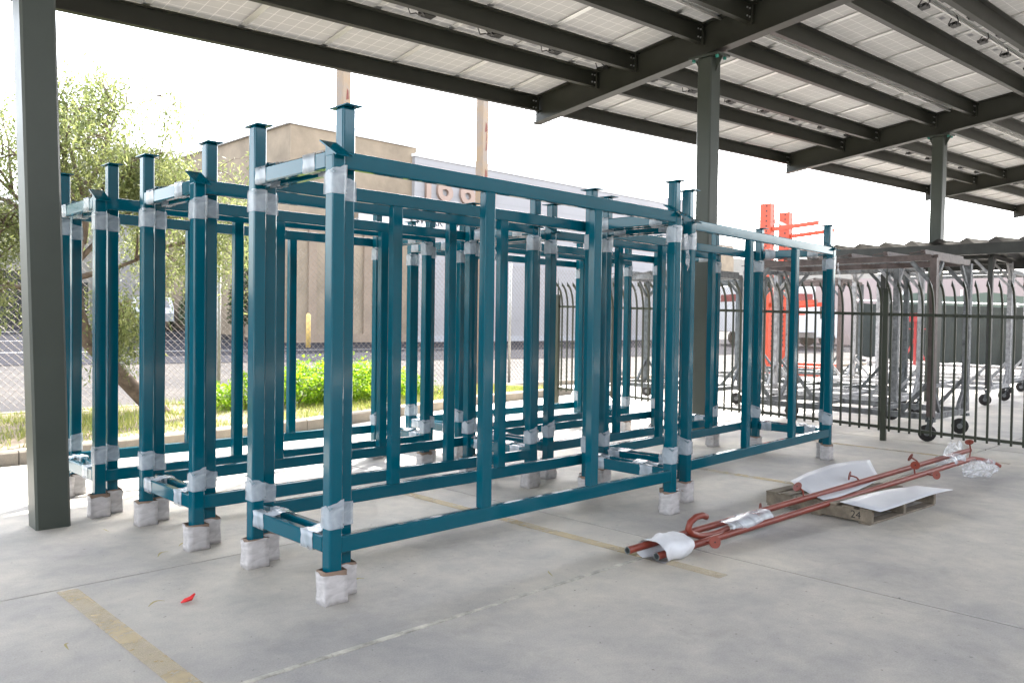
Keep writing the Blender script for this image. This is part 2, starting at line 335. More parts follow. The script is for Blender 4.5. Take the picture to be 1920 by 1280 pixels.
# grass strip with its kerb
S = .04
def kerb(pts, h, wd, name):
    mb = MB()
    for a, b in zip(pts[:-1], pts[1:]):
        a = Vector(a); b = Vector(b); d = b-a; n_ = max(1, int(d.length/1.8)); nr = Vector((-d.y, d.x, 0)).normalized()*wd
        for k in range(n_):
            p = a+d*(k/n_); q = a+d*((k+1)/n_)-d.normalized()*.012
            z0, z1 = -.05, h
            c = .02
            vs2 = [(p+nr*0)+Vector((0, 0, z0)), p+Vector((0, 0, z1-c)), p+nr.normalized()*c+Vector((0, 0, z1)), p+nr+Vector((0, 0, z1)), p+nr+Vector((0, 0, z0))]
            ws = [v-p+q for v in vs2]; mb.add(vs2+ws, [(0, 1, 2, 3, 4), (9, 8, 7, 6, 5)]+[(i, i+5, (i+1) % 5+5, (i+1) % 5) for i in range(5)])
    return mb
near_k = [(-14, 7.0, 0), (2.3, 9.62, 0), (6., 10.2, 0), (10.2, 11.45, 0), (13.5, 11.9, 0)]
far_k = [(-14, 13.8, 0), (14., 13.8, 0), (40, 13.8, 0)]
struct(kerb(near_k, .14, .17, 'k').build('kerb', CURB)); struct(kerb(far_k, .10, .14, 'k').build('kerb', CURB))
mb = MB(); mb.add([(p[0], p[1]+.12, .10) for p in near_k]+[(13.5, 13.82, .08), (-14, 13.82, .08)], [(0, 1, 2, 3, 4, 5, 6)]); struct(mb.build('soil_bed', SOIL))
# land beyond the fence, rising gently
def hz(v): return (v-14.0)*S
mb = MB(); mb.add([(-120, 13.9, -.012), (260, 13.9, -.012), (260, 700, hz(700)), (-120, 700, hz(700))], [(0, 1, 2, 3)]); struct(mb.build('parking_lot', CONC_LT))
mb = MB(); mb.add([(x, y, hz(y)+.006) for x, y in [(-60, 26), (5.2, 22.3), (22, 20.2), (60, 17.5), (60, 28.9), (15.5, 28.9), (15.5, 38), (-60, 50)]], [(0, 1, 2, 3, 4, 5, 6, 7)]); struct(mb.build('road', ASPH))
LINEW = mat('white_road_paint', (.15, .15, .15), .7, var=.2, vscale=5)
mb = MB()
for (x0, y0, x1, y1) in [(-10, 27, 22, 25), (-10, 31.5, 15, 30.3), (2, 36, 15, 35.5)]:
    d = Vector((x1-x0, y1-y0)).normalized(); n_ = Vector((-d.y, d.x))*.09
    q = [(x0-n_.x, y0-n_.y), (x1-n_.x, y1-n_.y), (x1+n_.x, y1+n_.y), (x0+n_.x, y0+n_.y)]
    mb.add([(a, b, hz(b)+.011) for a, b in q], [(0, 1, 2, 3)])
struct(mb.build('road_markings', LINEW))
# ------------------------------------------------------------------ buildings beyond
def wallbox(mb, x0, x1, y0, y1, z0, zl, zr):
    mb.add([(x0, y0, z0), (x1, y0, z0), (x1, y1, z0), (x0, y1, z0), (x0, y0, zl), (x1, y0, zr), (x1, y1, zr), (x0, y1, zl)], [(3, 2, 1, 0), (4, 5, 6, 7), (0, 1, 5, 4), (1, 2, 6, 5), (2, 3, 7, 6), (3, 0, 4, 7)])
bb = thing('stucco_building', 'large beige stucco warehouse with white roof edge and street numbers behind the chain-link fence', 'building', (16.2, 29, .5))
def bpart(name, f, m_):
    mb = MB(); f(mb); mb.v = [(x-16.2, y-29, z-.5) for x, y, z in mb.v]; return mb.build(name, m_, bb)
bpart('wall', lambda m_: wallbox(m_, 16.2, 22.3, 29, 52, 0, 9.10, 9.42), STUCCO)
bpart('roof_trim', lambda m_: (wallbox(m_, 16.1, 22.36, 28.93, 29.1, 9.1, 9.28, 9.60), wallbox(m_, 22.3, 22.42, 28.9, 40, 8.8, 9.6, 9.6), wallbox(m_, 16.07, 16.2, 29.1, 52, 9.10, 9.26, 9.27)), WHITEP)
bpart('wall', lambda m_: wallbox(m_, 22.1, 40.6, 28.8, 52, 0, 8.68, 9.42), WALLW)
bpart('roof_trim', lambda m_: wallbox(m_, 22.06, 40.65, 28.75, 29.0, 8.70, 8.82, 9.56), WHITEP)
bpart('wall', lambda m_: wallbox(m_, 40.6, 43.6, 29.2, 52, 0, 9.12, 9.25), WALLW)
for x_ in (17.0, 19.6): bpart('pilaster', lambda m_: wallbox(m_, x_, x_+.35, 28.9, 29.05, .3, 5.6, 5.6), STUCCO_D)
bpart('wall_base', lambda m_: wallbox(m_, 16.1, 22.05, 28.88, 29.1, .3, .95, .95), STUCCO_D)
bpart('wall_base', lambda m_: wallbox(m_, 22.1, 40.6, 28.7, 28.85, .3, .85, .85), mat('grey_wall_base', (.30, .30, .31), .8, var=.1))
# block courses of the pale wall, joints as thin darker strips
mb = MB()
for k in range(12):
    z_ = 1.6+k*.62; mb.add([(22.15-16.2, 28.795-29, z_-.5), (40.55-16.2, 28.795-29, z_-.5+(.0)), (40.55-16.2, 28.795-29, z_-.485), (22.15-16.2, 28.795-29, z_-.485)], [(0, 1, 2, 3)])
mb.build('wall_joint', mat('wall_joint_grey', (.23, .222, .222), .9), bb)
def text_obj(txt, size, mt, parent, loc, rot, depth=.02, name='lettering', wscale=1., bold=0.):
    cu = bpy.data.curves.new('t', 'FONT'); cu.body = txt; cu.size = size; cu.extrude = depth; cu.offset = bold
    o = bpy.data.objects.new('t', cu); COL.objects.link(o); bpy.context.view_layer.update()
    me = bpy.data.meshes.new_from_object(o); bpy.data.objects.remove(o); me.name = name
    me.materials.clear(); me.materials.append(mt); q = put(name, me, parent, loc, rot); q.scale = (wscale, 1, 1); return q
for i, ch in enumerate('1660'):
    text_obj(ch, 1.75, PINKN, bb, ((22.3, 23.25, 24.6, 25.9)[i]-16.2, 28.72-29, 6.95-.5), (math.pi/2, 0, 0), .07, 'numeral', 1.1, .035)
sb = thing('signboard', 'long white signboard with black capitals on the warehouse wall below the street numbers', 'sign', (19.0, 28.45, 5.6))
mb = MB(); mb.box(0, 2.6, -.03, .03, -.02, .52); mb.build('board', SIGNW, sb)
mb = MB(); mb.box(2.75, 4.9, -.03, .03, .02, .56); mb.build('board', SIGNW, sb)
mb = MB(); mb.box(5.0, 6.9, -.03, .03, .06, .60); mb.build('board', SIGNW, sb)
text_obj('18 30', .32, mat('faint_blue_lettering', (.45, .5, .6), .6), sb, (.4, -.032, .18), (math.pi/2, 0, 0), .004)
text_obj('WORK', .5, BLKTXT, sb, (2.85, -.032, .12), (math.pi/2, 0, 0), .004, bold=.008)
text_obj('WASHING', .42, BLKTXT, sb, (4.98, -.032, .16), (math.pi/2, 0, 0), .004, wscale=.92, bold=.008)
mb = MB()
for x_ in (.2, 3.8, 6.7): mb.box(x_, x_+.06, .03, .56, .1, .16)
mb.build('bracket', GALV, sb)
b2 = thing('grey_building', 'low warm-grey building with dark doorways behind the pepper tree', 'building', (2, 42, .9))
mb = MB(); wallbox(mb, 0, 13.2, 0, 14, -.6, 5.6, 6.0); mb.build('wall', WALLG, b2)
mb = MB(); wallbox(mb, 11.2, 19, -.6, 13.9, -.6, 8.4, 9.1); mb.build('wall', WALLW, b2)
mb = MB(); wallbox(mb, -.1, 11.1, -.1, 0, 5.6, 5.8, 6.15); wallbox(mb, 11.15, 19.05, -.66, -.6, 8.4, 8.6, 9.3); mb.build('roof_trim', WHITEP, b2)
for x_, w_, h_ in ((2.0, 2.2, 2.6), (6.4, 2.4, 2.6), (10., .9, 2.2)):
    mb = MB(); mb.box(x_, x_+w_, -.06, -.005, -.1, h_); mb.build('door', DARKOP, b2)
    mb = MB(); mb.box(x_-.08, x_, -.09, -.005, -.1, h_+.08); mb.box(x_+w_, x_+w_+.08, -.09, -.005, -.1, h_+.08); mb.box(x_, x_+w_, -.09, -.005, h_, h_+.08); mb.build('door_frame', WALLG, b2)
b3 = thing('far_building', 'distant low pale building to the right of the warehouse', 'building', (58, 45, 1))
mb = MB(); wallbox(mb, 4, 18, 0, 8, -1, 8.6, 9.2); mb.build('wall', STUCCO, b3)
mb = MB(); wallbox(mb, 18, 60, 1, 8, -1, 7.6, 7.9); mb.build('wall', WALLG, b3)
mb = MB(); wallbox(mb, 3.9, 18.1, -.1, .1, 8.6, 8.8, 9.4); mb.build('roof_trim', WHITEP, b3)
b4 = thing('pale_shed', 'long pale shed with rust-brown panels far behind the dark screened fence', 'building', (60, 2, 0), math.radians(94))
mb = MB(); mb.box(-40, 26, 0, 6, -1, 4.6); mb.build('wall', PINKW, b4)
mb = MB(); mb.box(-40, 4, -.3, -.05, 3.0, 4.3); mb.build('panel', BRICKR, b4)
mb = MB()
for x_ in range(-38, 24, 7): mb.box(x_, x_+3.2, -.12, -.01, 2.6, 4.2)
mb.build('shutter', WHITEP, b4)
# bollard
mb = MB(); mb.tube([(0, 0, 0), (0, 0, 1.18), (0, 0, 1.25)], [.085, .085, .04], 12); tag(mb.build('bollard', YELB, None, True, (15.58, 26.5, hz(26.5))), 'faded yellow bollard in front of the beige warehouse wall', 'bollard')
# rusty poles
for k, (x_, lb) in enumerate(((9.35, 'peeling orange-painted steel pole rising behind the nearest tall cap plate'), (13.2, 'rust-streaked orange steel pole rising in front of the pale warehouse wall'))):
    p = thing('steel_pole', lb, 'pole', (x_, 14.6, 0), math.radians(8), 'orange-painted steel poles behind the chain-link fence')
    mb = MB(); mb.box(-.11, .11, -.11, .11, -.05, 9, .012); mb.build('shaft', RUSTP, p)
    mb = MB(); rr = random.Random(k+4)
    for z_ in np.arange(3.6, 6.2, .22):
        if rr.random() < .62:
            x2 = .02+rr.uniform(-.02, .02); a = rr.uniform(.02, .05)
            mb.add([(x2-a, -.1115, z_), (x2+a, -.1115, z_+.03), (x2+a*.6, -.1115, z_+.20), (x2-a*.4, -.1115, z_+.24)], [(0, 1, 2, 3)])
    mb.build('rust_patch', RUSTR, p)

# ------------------------------------------------------------------ chain-link fence
cf = thing('chain_link_fence', 'long galvanised chain-link fence behind the grass strip', 'fence', (0, 14.25, 0))
H_F = 2.9; x0, x1 = -9., 34.
mb = MB(); sp_ = .118; rr = .0026; z0 = .12
k = int((x1-x0+H_F)/sp_)
for i in range(k):
    for sg in (1, -1):
        xa = x0-H_F+i*sp_ if sg > 0 else x0+i*sp_; xb = xa+sg*H_F
        za, zb = z0, z0+H_F-.12
        if xa < x0:
            if sg > 0: t = x0-xa; xa = x0; za += t
        if sg < 0: xb = xa-H_F
        if sg < 0 and xb < x0: t = x0-xb; xb = x0; zb -= t
        if xb > x1: t = xb-x1; xb = x1; zb -= t
        if zb-za < .05 or xa > x1: continue
        y_ = .004*sg
        a = (xa, y_, za); b = (xb, y_, zb)
        mb.add([(a[0], y_-rr, a[2]), (a[0]+rr*1.6, y_+rr, a[2]), (a[0]-rr*1.6, y_+rr, a[2]), (b[0], y_-rr, b[2]), (b[0]+rr*1.6, y_+rr, b[2]), (b[0]-rr*1.6, y_+rr, b[2])], [(0, 1, 4, 3), (1, 2, 5, 4), (2, 0, 3, 5)])
stuff(mb.build('chain_mesh', WIRE, cf))
for x_ in np.arange(-8.2, 34, 3.66):
    mb = MB(); mb.tube([(0, .05, -.05), (0, .05, H_F+.05)], .035, 10); mb.build('post', GALV, cf, True, (6.75-8.2+ (x_+8.2)-6.6, 0, 0))

# ------------------------------------------------------------------ vegetation
def leaf_cloud(P, size, asp, droop, name, mt, parent=None, up=.3):
    n = len(P); P = np.asarray(P)
    d = rng.normal(size=(n, 3)); d[:, 2] = d[:, 2]*.6-droop; d /= np.linalg.norm(d, axis=1)[:, None]
    s = rng.normal(size=(n, 3)); s -= (s*d).sum(1)[:, None]*d; s /= np.linalg.norm(s, axis=1)[:, None]
    L = size*rng.uniform(.6, 1.3, n)[:, None]; W = L*asp
    V = np.stack([P-d*L/2, P+s*W/2, P+d*L/2, P-s*W/2], 1).reshape(-1, 3)
    m = bpy.data.meshes.new(name); m.vertices.add(4*n); m.vertices.foreach_set('co', V.ravel())
    m.loops.add(4*n); m.polygons.add(n); m.loops.foreach_set('vertex_index', np.arange(4*n)); m.polygons.foreach_set('loop_start', np.arange(0, 4*n, 4)); m.polygons.foreach_set('loop_total', np.full(n, 4)); m.update(); m.validate()
    m.materials.append(mt); return put(name, m, parent)
tree = thing('pepper_tree', 'pepper tree with drooping foliage and a leaning trunk on the grass strip', 'tree', (4.9, 12.6, .05))
mb = MB(); tk = [(4.95, 12.6, .02), (4.62, 12.7, .38), (4.22, 12.8, .85), (3.95, 12.85, 1.15), (3.84, 12.9, 1.6), (3.80, 12.95, 2.2), (3.9, 12.9, 2.9), (3.95, 12.9, 3.5)]
mb.tube([(a-4.9, b-12.6, c-.05) for a, b, c in tk], [.15, .125, .11, .095, .085, .075, .06, .045], 10); mb.build('trunk', BARK, tree, True)
leafp = []
mb = MB(); r = random.Random(11)
def branch(p, d, L, rad, lev):
    pts = [p]; rs = [rad]; q = Vector(p); dd = Vector(d).normalized(); n_ = 5
    for i in range(n_):
        dd = (dd+Vector((r.uniform(-.25, .25), r.uniform(-.25, .25), r.uniform(-.12, .16)-.10*lev))).normalized(); q = q+dd*L*.82/n_; pts.append(q.copy()); rs.append(rad*(1-.7*(i+1)/n_))
    mb.tube(pts, rs, 5)
    if lev < 2:
        for k in range(5 if lev == 0 else 4):
            i = r.randint(2, n_); branch(pts[i], dd+Vector((r.uniform(-1, 1), r.uniform(-1, 1), r.uniform(-.2, .9))), L*r.uniform(.45, .7), rs[i]*.8+.004, lev+1)
    if lev >= 1:
        for k in range(15):
            i = r.randint(1, n_); c = pts[i]+Vector((r.gauss(0, .16), r.gauss(0, .16), r.gauss(.02, .12))); ln = r.uniform(.25, .85); dx, dy = r.uniform(-.14, .14), r.uniform(-.14, .14)
            m_ = int(ln*21)
            for j in range(m_):
                t = j/m_; leafp.append((c.x+dx*t+r.gauss(0, .032), c.y+dy*t+r.gauss(0, .032), c.z-ln*t))
for st, d, L in [((3.84, 12.9, 1.9), (-.9, .3, .9), 1.9), ((3.8, 12.9, 2.3), (.9, .1, .8), 2.2), ((3.9, 12.9, 2.8), (-.5, -.2, 1.), 1.7), ((3.9, 12.9, 3.0), (.6, .2, 1.), 1.5), ((3.95, 12.9, 3.2), (.7, .1, .7), 1.2), ((3.95, 12.9, 3.4), (.3, .1, 1.), 1.6), ((3.9, 12.9, 3.3), (-.35, .1, 1.), 1.35), ((3.85, 12.9, 2.5), (-.8, .6, .5), 2.4), ((3.85, 12.9, 2.1), (1., .5, .35), 2.3), ((3.8, 12.9, 1.7), (-1., 0, .35), 1.9), ((4.0, 12.8, 1.05), (.6, -.2, .6), .9),
                 ((3.9, 12.9, 2.6), (.3, .4, 1.), 1.8), ((2.6, 13.2, 3.), (-.7, -.2, .9), 2.0), ((2.4, 13.2, 2.2), (-1, -.2, .6), 2.4), ((5.0, 13., 2.6), (.8, .2, .1), 1.5)]:
    branch(Vector(st)-Vector((4.9, 12.6, .05)), d, L, .045, 0)
mb.build('branch', BARK, tree, True)
lp = np.array(leafp); cr = leaf_cloud(lp, .085, .26, .9, 'crown', LEAFP, tree)
print('pepper leaves', len(lp))
# bright bush
bush = thing('green_bush', 'bright lime-green bush on the grass strip behind the first frames', 'bush', (8., 12.5, .1))
pts = []
for (cx, cy, cz, rx, ry, rz, n_) in [(6.35, 12.6, .30, .55, .6, .42, 3600), (7.3, 12.6, .42, .75, .7, .52, 7200), (8.3, 12.5, .42, .7, .7, .50, 6600), (9.1, 12.7, .34, .6, .6, .42, 3600), (9.7, 12.7, .22, .45, .5, .3, 1600), (5.8, 12.6, .16, .4, .5, .26, 1200)]:
    nclump = n_//28
    for _ in range(nclump):
        d = rng.normal(size=3); d /= np.linalg.norm(d); rad = rng.uniform(.45, 1.08)
        c = np.array([cx, cy, cz+.08])+d*rad*np.array([rx, ry, rz]);
        if c[2] < .1: continue
        pts.append(c+rng.normal(size=(28, 3))*rng.uniform(.035, .1))
pts = np.concatenate(pts)*np.array([1, 1, .86])-np.array([8., 12.5, .16]); leaf_cloud(pts, .055, .62, .1, 'foliage', LEAFB, bush)
mb = MB()
for k in range(26):
    a = r.uniform(0, 6.3); cx = r.uniform(-1.9, 1.6); mb.tube([(cx, r.uniform(-.1, .3), -.02), (cx+.25*math.cos(a), .1+.25*math.sin(a), r.uniform(.3, .55))], [.012, .005], 5)
mb.build('stem', BARK, bush)
# dark hedge columns by the warehouse
for (x_, y_, h_, w_, lb) in [(13.2, 30.5, 4.2, .55, 'tall narrow dark cypress left of the beige warehouse'), (14.9, 30.2, 4.4, .5, 'dark climbing shrub column at the corner of the beige warehouse'), (9.9, 36, 4., .6, 'dark narrow cypress in front of the warm-grey building')]:
    t_ = thing('cypress', lb, 'tree', (x_, y_, hz(y_)), 0, 'dark narrow trees by the warehouse')
    n_ = 5200; z_ = rng.uniform(0.15, 1, n_); a = rng.uniform(0, 6.28, n_); q = w_*(1-.5*z_**3)*np.sqrt(rng.uniform(.2, 1, n_))*(1+.22*np.sin(9*z_+a*2))
    leaf_cloud(np.stack([q*np.cos(a), q*np.sin(a), z_*h_], 1), .14, .5, 0, 'crown', LEAFD, t_)
    mb = MB(); mb.tube([(0, 0, -.05), (0, 0, h_*.6)], [.08, .03], 7); mb.build('trunk', BARK, t_)
# grass
def near_y(x):
    for a, b in zip(near_k[:-1], near_k[1:]):
        if a[0] <= x <= b[0]: return a[1]+(b[1]-a[1])*(x-a[0])/(b[0]-a[0])
    return 12
n_ = 52000; gx = rng.uniform(-6, 13, n_); gy = np.array([near_y(v) for v in gx])+.15+rng.uniform(0, 1, n_)*1.0*(13.7-np.array([near_y(v) for v in gx]))
keep = (np.sin(gx*2.1)+np.sin(gy*3.3+gx)+rng.normal(size=n_)*.8) > -.9; gx, gy = gx[keep], gy[keep]; n_ = len(gx)
h_ = rng.uniform(.03, .11, n_)*(1+.6*np.sin(gx*1.3)*np.sin(gy*2)); an = rng.uniform(0, 6.28, n_); wd = .006; le = rng.normal(size=(n_, 2))*.035
V = np.stack([np.stack([gx+wd*np.cos(an), gy+wd*np.sin(an), np.full(n_, .09)], 1), np.stack([gx-wd*np.cos(an), gy-wd*np.sin(an), np.full(n_, .09)], 1), np.stack([gx+le[:, 0], gy+le[:, 1], .09+h_], 1)], 1).reshape(-1, 3)
m = bpy.data.meshes.new('grass'); m.vertices.add(3*n_); m.vertices.foreach_set('co', V.ravel()); m.loops.add(3*n_); m.polygons.add(n_); m.loops.foreach_set('vertex_index', np.arange(3*n_)); m.polygons.foreach_set('loop_start', np.arange(0, 3*n_, 3)); m.polygons.foreach_set('loop_total', np.full(n_, 3)); m.update(); m.validate(); m.materials.append(GRASSM)
stuff(put('grass', m)); bpy.data.objects['grass']['label'] = 'patchy sunlit grass on the strip between kerb and chain-link fence'

# ------------------------------------------------------------------ solar canopy
CU, CV, SP = 10.1073, 6.423, 8.314
ca = -.031; du = Vector((math.cos(ca), math.sin(ca), .0323)).normalized(); dv0 = Vector((-math.sin(ca), math.cos(ca), .0189)); up = du.cross(dv0).normalized(); dv = up.cross(du)
can = thing('solar_carport', 'olive steel carport roofed with solar panels over the yard', 'carport', (CU, CV, 0))
can.matrix_world = Matrix.Translation((CU, CV, 0)) @ Matrix((du, dv, up)).transposed().to_4x4()
SL = .131; HC = 5.276
def bz(wv): return HC-SL*wv
# columns
for n in range(-2, 5):
    base = du*SP*n+Vector((CU, CV, 0)); t = -base.z/up.z   # distance down to the ground
    mb = MB(); zc = t; top = bz(0)-.05
    mb.box(-.115, .115, -.115, .115, zc-.1, top, .016); c_ = mb.build('column', STEEL_COL, can, False, (n*SP, 0, 0))
    mb = MB(); mb.box(-.15, .15, -.24, .24, top, top+.03); mb.build('cap_plate', STEEL_COL, c_)
    for sy in (-1, 1):
        mb = MB(); mb.add([(-.008, sy*.115, top), (-.008, sy*.22, top), (-.008, sy*.115, top-.2), (.008, sy*.115, top), (.008, sy*.22, top), (.008, sy*.115, top-.2)], [(0, 1, 2), (5, 4, 3), (0, 3, 4, 1), (1, 4, 5, 2), (2, 5, 3, 0)]); mb.build('gusset', STEEL_COL, c_)
        for sx in (-1, 1):
            mb = MB(); mb.tube([(sx*.09, sy*.19, top-.035), (sx*.09, sy*.19, top)], .026, 6); mb.build('bolt', BOLTG, c_)
# main beams (I section)
W0, W1 = -11.9, 3.436
bm_ = MB(); nn = 1
def ibeam(mb, x, wa, wb, d, fw, tf=.018, tw=.012):
    za, zb = bz(wa), bz(wb)
    def slab_(xa, xb, o0, o1): mb.add([(xa, wa, za+o0), (xb, wa, za+o0), (xb, wb, zb+o0), (xa, wb, zb+o0), (xa, wa, za+o1), (xb, wa, za+o1), (xb, wb, zb+o1), (xa, wb, zb+o1)], [(3, 2, 1, 0), (4, 5, 6, 7), (0, 1, 5, 4), (1, 2, 6, 5), (2, 3, 7, 6), (3, 0, 4, 7)])
    slab_(x-fw/2, x+fw/2, 0, tf); slab_(x-tw/2, x+tw/2, tf, d-tf); slab_(x-fw/2, x+fw/2, d-tf, d)
ibeam(bm_, 0, W0, W1, .445, .19); bmesh_ = bm_.mesh('beam'); bmesh_.materials.append(STEEL_OL)
PW = [3.36, 2.05, 1.28, .10, -.66, -1.71, -2.5, -3.55, -4.4, -5.45, -6.3, -7.35, -8.2, -9.25, -10.1, -11.2]
pm = MB()   # Z purlin between two beams
LP = SP-.024
def zsec(mb, L, h=.235, fl=.085, t=.012):
    mb.box(.012, L, -t/2, t/2, 0, h); mb.box(.012, L, t/2, fl, 0, t); mb.box(.012, L, -fl, -t/2, h-t, h); mb.box(.012, L, fl-t, fl, t, .03)
zsec(pm, LP); pmesh = pm.mesh('purlin'); pmesh.materials.append(STEEL_OL)
em = MB(); em.box(.012, LP, -.006, .006, 0, .25); em.box(.012, LP, -.09, -.006, 0, .012); em.box(.012, LP, -.09, -.006, .238, .25); emesh = em.mesh('eave_purlin'); emesh.materials.append(STEEL_OL)
bo = MB()
for x_ in (.06, .12):
    for z_ in (.06, .17): bo.tube([(x_, -.02, z_), (x_, .02, z_)], .012, 6)
for x_ in (LP-.12, LP-.06):
    for z_ in (.06, .17): bo.tube([(x_, -.02, z_), (x_, .02, z_)], .012, 6)
bomesh = bo.mesh('bolts'); bomesh.materials.append(ZINC)
clm = MB()
clm.box(-.018, .018, -.045, -.012, -.03, .22)
clmesh = clm.mesh('clip'); clmesh.materials.append(STEEL_OL)
for n in range(-2, 5):
    put('beam', bmesh_, can, (n*SP, 0, 0))
    if n < 4:
        for wv in PW:
            p = put('purlin', emesh if wv > 3 else pmesh, can, (n*SP, wv, bz(wv)+(.195 if wv < 3 else .185)))
            put('bolts', bomesh, p); put('clip', clmesh, p, (.03, 0, 0)); put('clip', clmesh, p, (LP-.03, 0, 0))
# modules
tilt = math.atan(SL)
pn = MB(); pn.box(-.56, .56, -.93, .93, .012, .018); pnm = pn.mesh('solar_panel'); pnm.materials.append(PANELM)
fr = MB(); 
for a in ((-.5745, -.556, -.957, .957), (.556, .5745, -.957, .957), (-.556, .556, -.957, -.927), (-.556, .556, .927, .957)): fr.box(*a, -.012, .026)
for a in ((-.556, -.53, -.927, .927), (.53, .556, -.927, .927)): fr.box(*a, -.012, -.009)
frm = fr.mesh('frame'); frm.materials.append(ALU)
jb = MB(); jb.box(-.065, .065, -.045, .045, -.02, .012, .006)
jb.tube([(-.06, 0, 0), (-.11, .0, -.03), (-.17, -.03, -.035), (-.23, -.02, -.05), (-.30, -.08, -.03)], .0065, 5); jb.tube([(-.06, -.03, 0), (-.10, -.06, -.05), (-.16, -.09, -.04), (-.22, -.12, -.055), (-.31, -.14, -.02)], .0065, 5)
jb.box(-.15, -.09, -.06, -.035, -.045, -.025)
jbm = jb.mesh('junction_box'); jbm.materials.append(BLACK)
lb_ = MB(); lb_.box(-.06, .06, -.035, .035, .0105, .012); lbm = lb_.mesh('rating_label'); lbm.materials.append(mat('grey_label', (.25, .25, .26), .5))
rows = [3.62-1.9*k for k in range(9)]
x0c = -2*SP-.4; npan = int((6*SP+.9)/1.15)-4
rp = random.Random(5)
for k, w0 in enumerate(rows[:8]):
    wc = w0-.95; jy = (-1 if k % 2 == 0 else 1)*.82
    for i in range(npan):
        p = put('solar_panel', pnm, can, (x0c+i*1.15+.575+.28, wc, bz(wc)+.462), (-tilt+rp.gauss(0, .0007), rp.gauss(0, .0007), 0))
        put('frame', frm, p); j = put('junction_box', jbm, p, (rp.uniform(-.05, .05)+.1, jy, 0), (0, 0, rp.uniform(-.12, .12))); j.scale = (1.35, 1.35, 1.5); put('rating_label', lbm, p, (-.33, jy*.97, 0))
# long mid clamps rails along the seams under two of the rows
mb = MB(); mb.box(-2*SP, 4*SP, -.016, .016, .012, .03); rm_ = mb.mesh('seam_rail'); rm_.materials.append(ALU)
for w0 in rows[1:8]: put('seam_rail', rm_, can, (0, w0, bz(w0)+.40))

# ------------------------------------------------------------------ teal rack frames
L_, W_, ZT, ZB, ZTALL = 3.27, .966, 2.458, .27, 2.733
PS = .082
def M_(f, name, mt, smooth=False):
    mb = MB(); f(mb); m = mb.mesh(name, smooth); m.materials.append(mt); return m
m_short = M_(lambda b: b.add(*(lambda q: (q.v, q.f))(round_box(0, PS, 0, PS, .02, 2.44, .012))), 'post', TEAL)
m_tall = M_(lambda b: b.add(*(lambda q: (q.v, q.f))(round_box(0, PS, 0, PS, .02, ZTALL-.008, .012))), 'post', TEAL)
m_flat = M_(lambda b: (b.box(-.012, PS+.012, -.05, PS+.05, ZTALL-.008, ZTALL, .002), b.disc((PS/2, -.028, ZTALL-.0085), (0, 0, 1), .008, .002, 8)), 'cap_plate', TEAL)
def slant(b):
    a = math.radians(30); c_, s_ = math.cos(a), math.sin(a); hh = .095; t = .008
    y0, z0 = PS/2, 2.468
    P = []
    for x in (-.012, PS+.012):
        for q in (-hh, hh):
            for tt in (0, t): P.append((x, y0+q*c_-tt*s_, z0+q*s_+tt*c_))
    b.add(P, [(0, 1, 3, 2), (4, 6, 7, 5), (0, 4, 5, 1), (2, 3, 7, 6), (0, 2, 6, 4), (1, 5, 7, 3)])
    # wedge closing the post below the plate
    b.add([(0.001, 0.001, 2.43), (PS-.001, .001, 2.43), (PS-.001, PS-.001, 2.43), (.001, PS-.001, 2.43), (.001, .001, z0-.041*s_/c_-.002), (PS-.001, .001, z0-.041*s_/c_-.002), (PS-.001, PS-.001, z0+.041*s_/c_-.002), (.001, PS-.001, z0+.041*s_/c_-.002)], [(0, 1, 5, 4), (1, 2, 6, 5), (2, 3, 7, 6), (3, 0, 4, 7)])
m_slant = M_(slant, 'cap_plate', TEAL)
m_long = M_(lambda b: b.add(*(lambda q: (q.v, q.f))(round_box(PS-.006, L_-PS+.006, 0.004, .052, 0, .092, .008))), 'long_rail', TEAL)
m_mid = M_(lambda b: b.add(*(lambda q: (q.v, q.f))(round_box(-.042, .042, .003, .066, ZB+.088, ZT-.088, .008))), 'upright', TEAL)
m_end = M_(lambda b: b.box(.002, .052, PS, W_-PS, 0, .092, .007), 'end_rail', TEAL)
def film_mesh(mb, mt, name): m = mb.mesh(name, True); m.materials.append(mt); return m
e = .004
m_wraps = [film_mesh(sleeve(-e, PS+e, -e, PS+e, 0, .135, 5, .0, .0016, s_, 4, top_skew=sk), FILM, 'film_wrap') for s_, sk in ((1, 0), (2, .25), (3, -.25), (4, .4))]
def rail_sleeve(seed):   # sleeve along y around end rail
    mb = sleeve(-.002, .056, -.004, .096, 0, .13, 4, 0, .003, seed); mb.v = [(x, z, y) for x, y, z in mb.v]; return mb
m_rw = [film_mesh(rail_sleeve(s_), FILM_H, 'rail_film_wrap') for s_ in (11, 12)]
def strips(seed):   # loose film strips bridging the end rail pairs
    r_ = random.Random(seed); mb = MB()
    for k in range(3):
        n0 = 7; w_ = r_.uniform(.05, .11); y0 = r_.uniform(-.02, .04)
        P = []
        for i in range(n0): t = i/(n0-1); P += [(t*.16, y0+r_.uniform(-.006, .006), .096+.018*math.sin(t*3.1)+r_.uniform(0, .006)), (t*.16, y0+w_+r_.uniform(-.006, .006), .096+.018*math.sin(t*3.1)+r_.uniform(0, .006))]
        mb.add(P, [(2*i, 2*i+1, 2*i+3, 2*i+2) for i in range(n0-1)])
    return mb
m_loose = [film_mesh(strips(s_), FILM, 'loose_film') for s_ in (21, 22)]
def foot(seed):
    r_ = random.Random(seed); mb = sleeve(-.027, PS+.027, -.010, PS+.010, .0, .172+r_.uniform(-.012, .012), 5, .05, .0028, seed, 4, True, r_.uniform(-.12, .12)); return mb
m_feet = [film_mesh(foot(s_), FOOTF, 'foot_wrap') for s_ in range(31, 36)]
def liner(seed):
    r_ = random.Random(seed); return sleeve(-.023, PS+.023, -.006, PS+.006, 0.004, .181+r_.uniform(-.008, .01), 2, .04, .002, seed, 2)
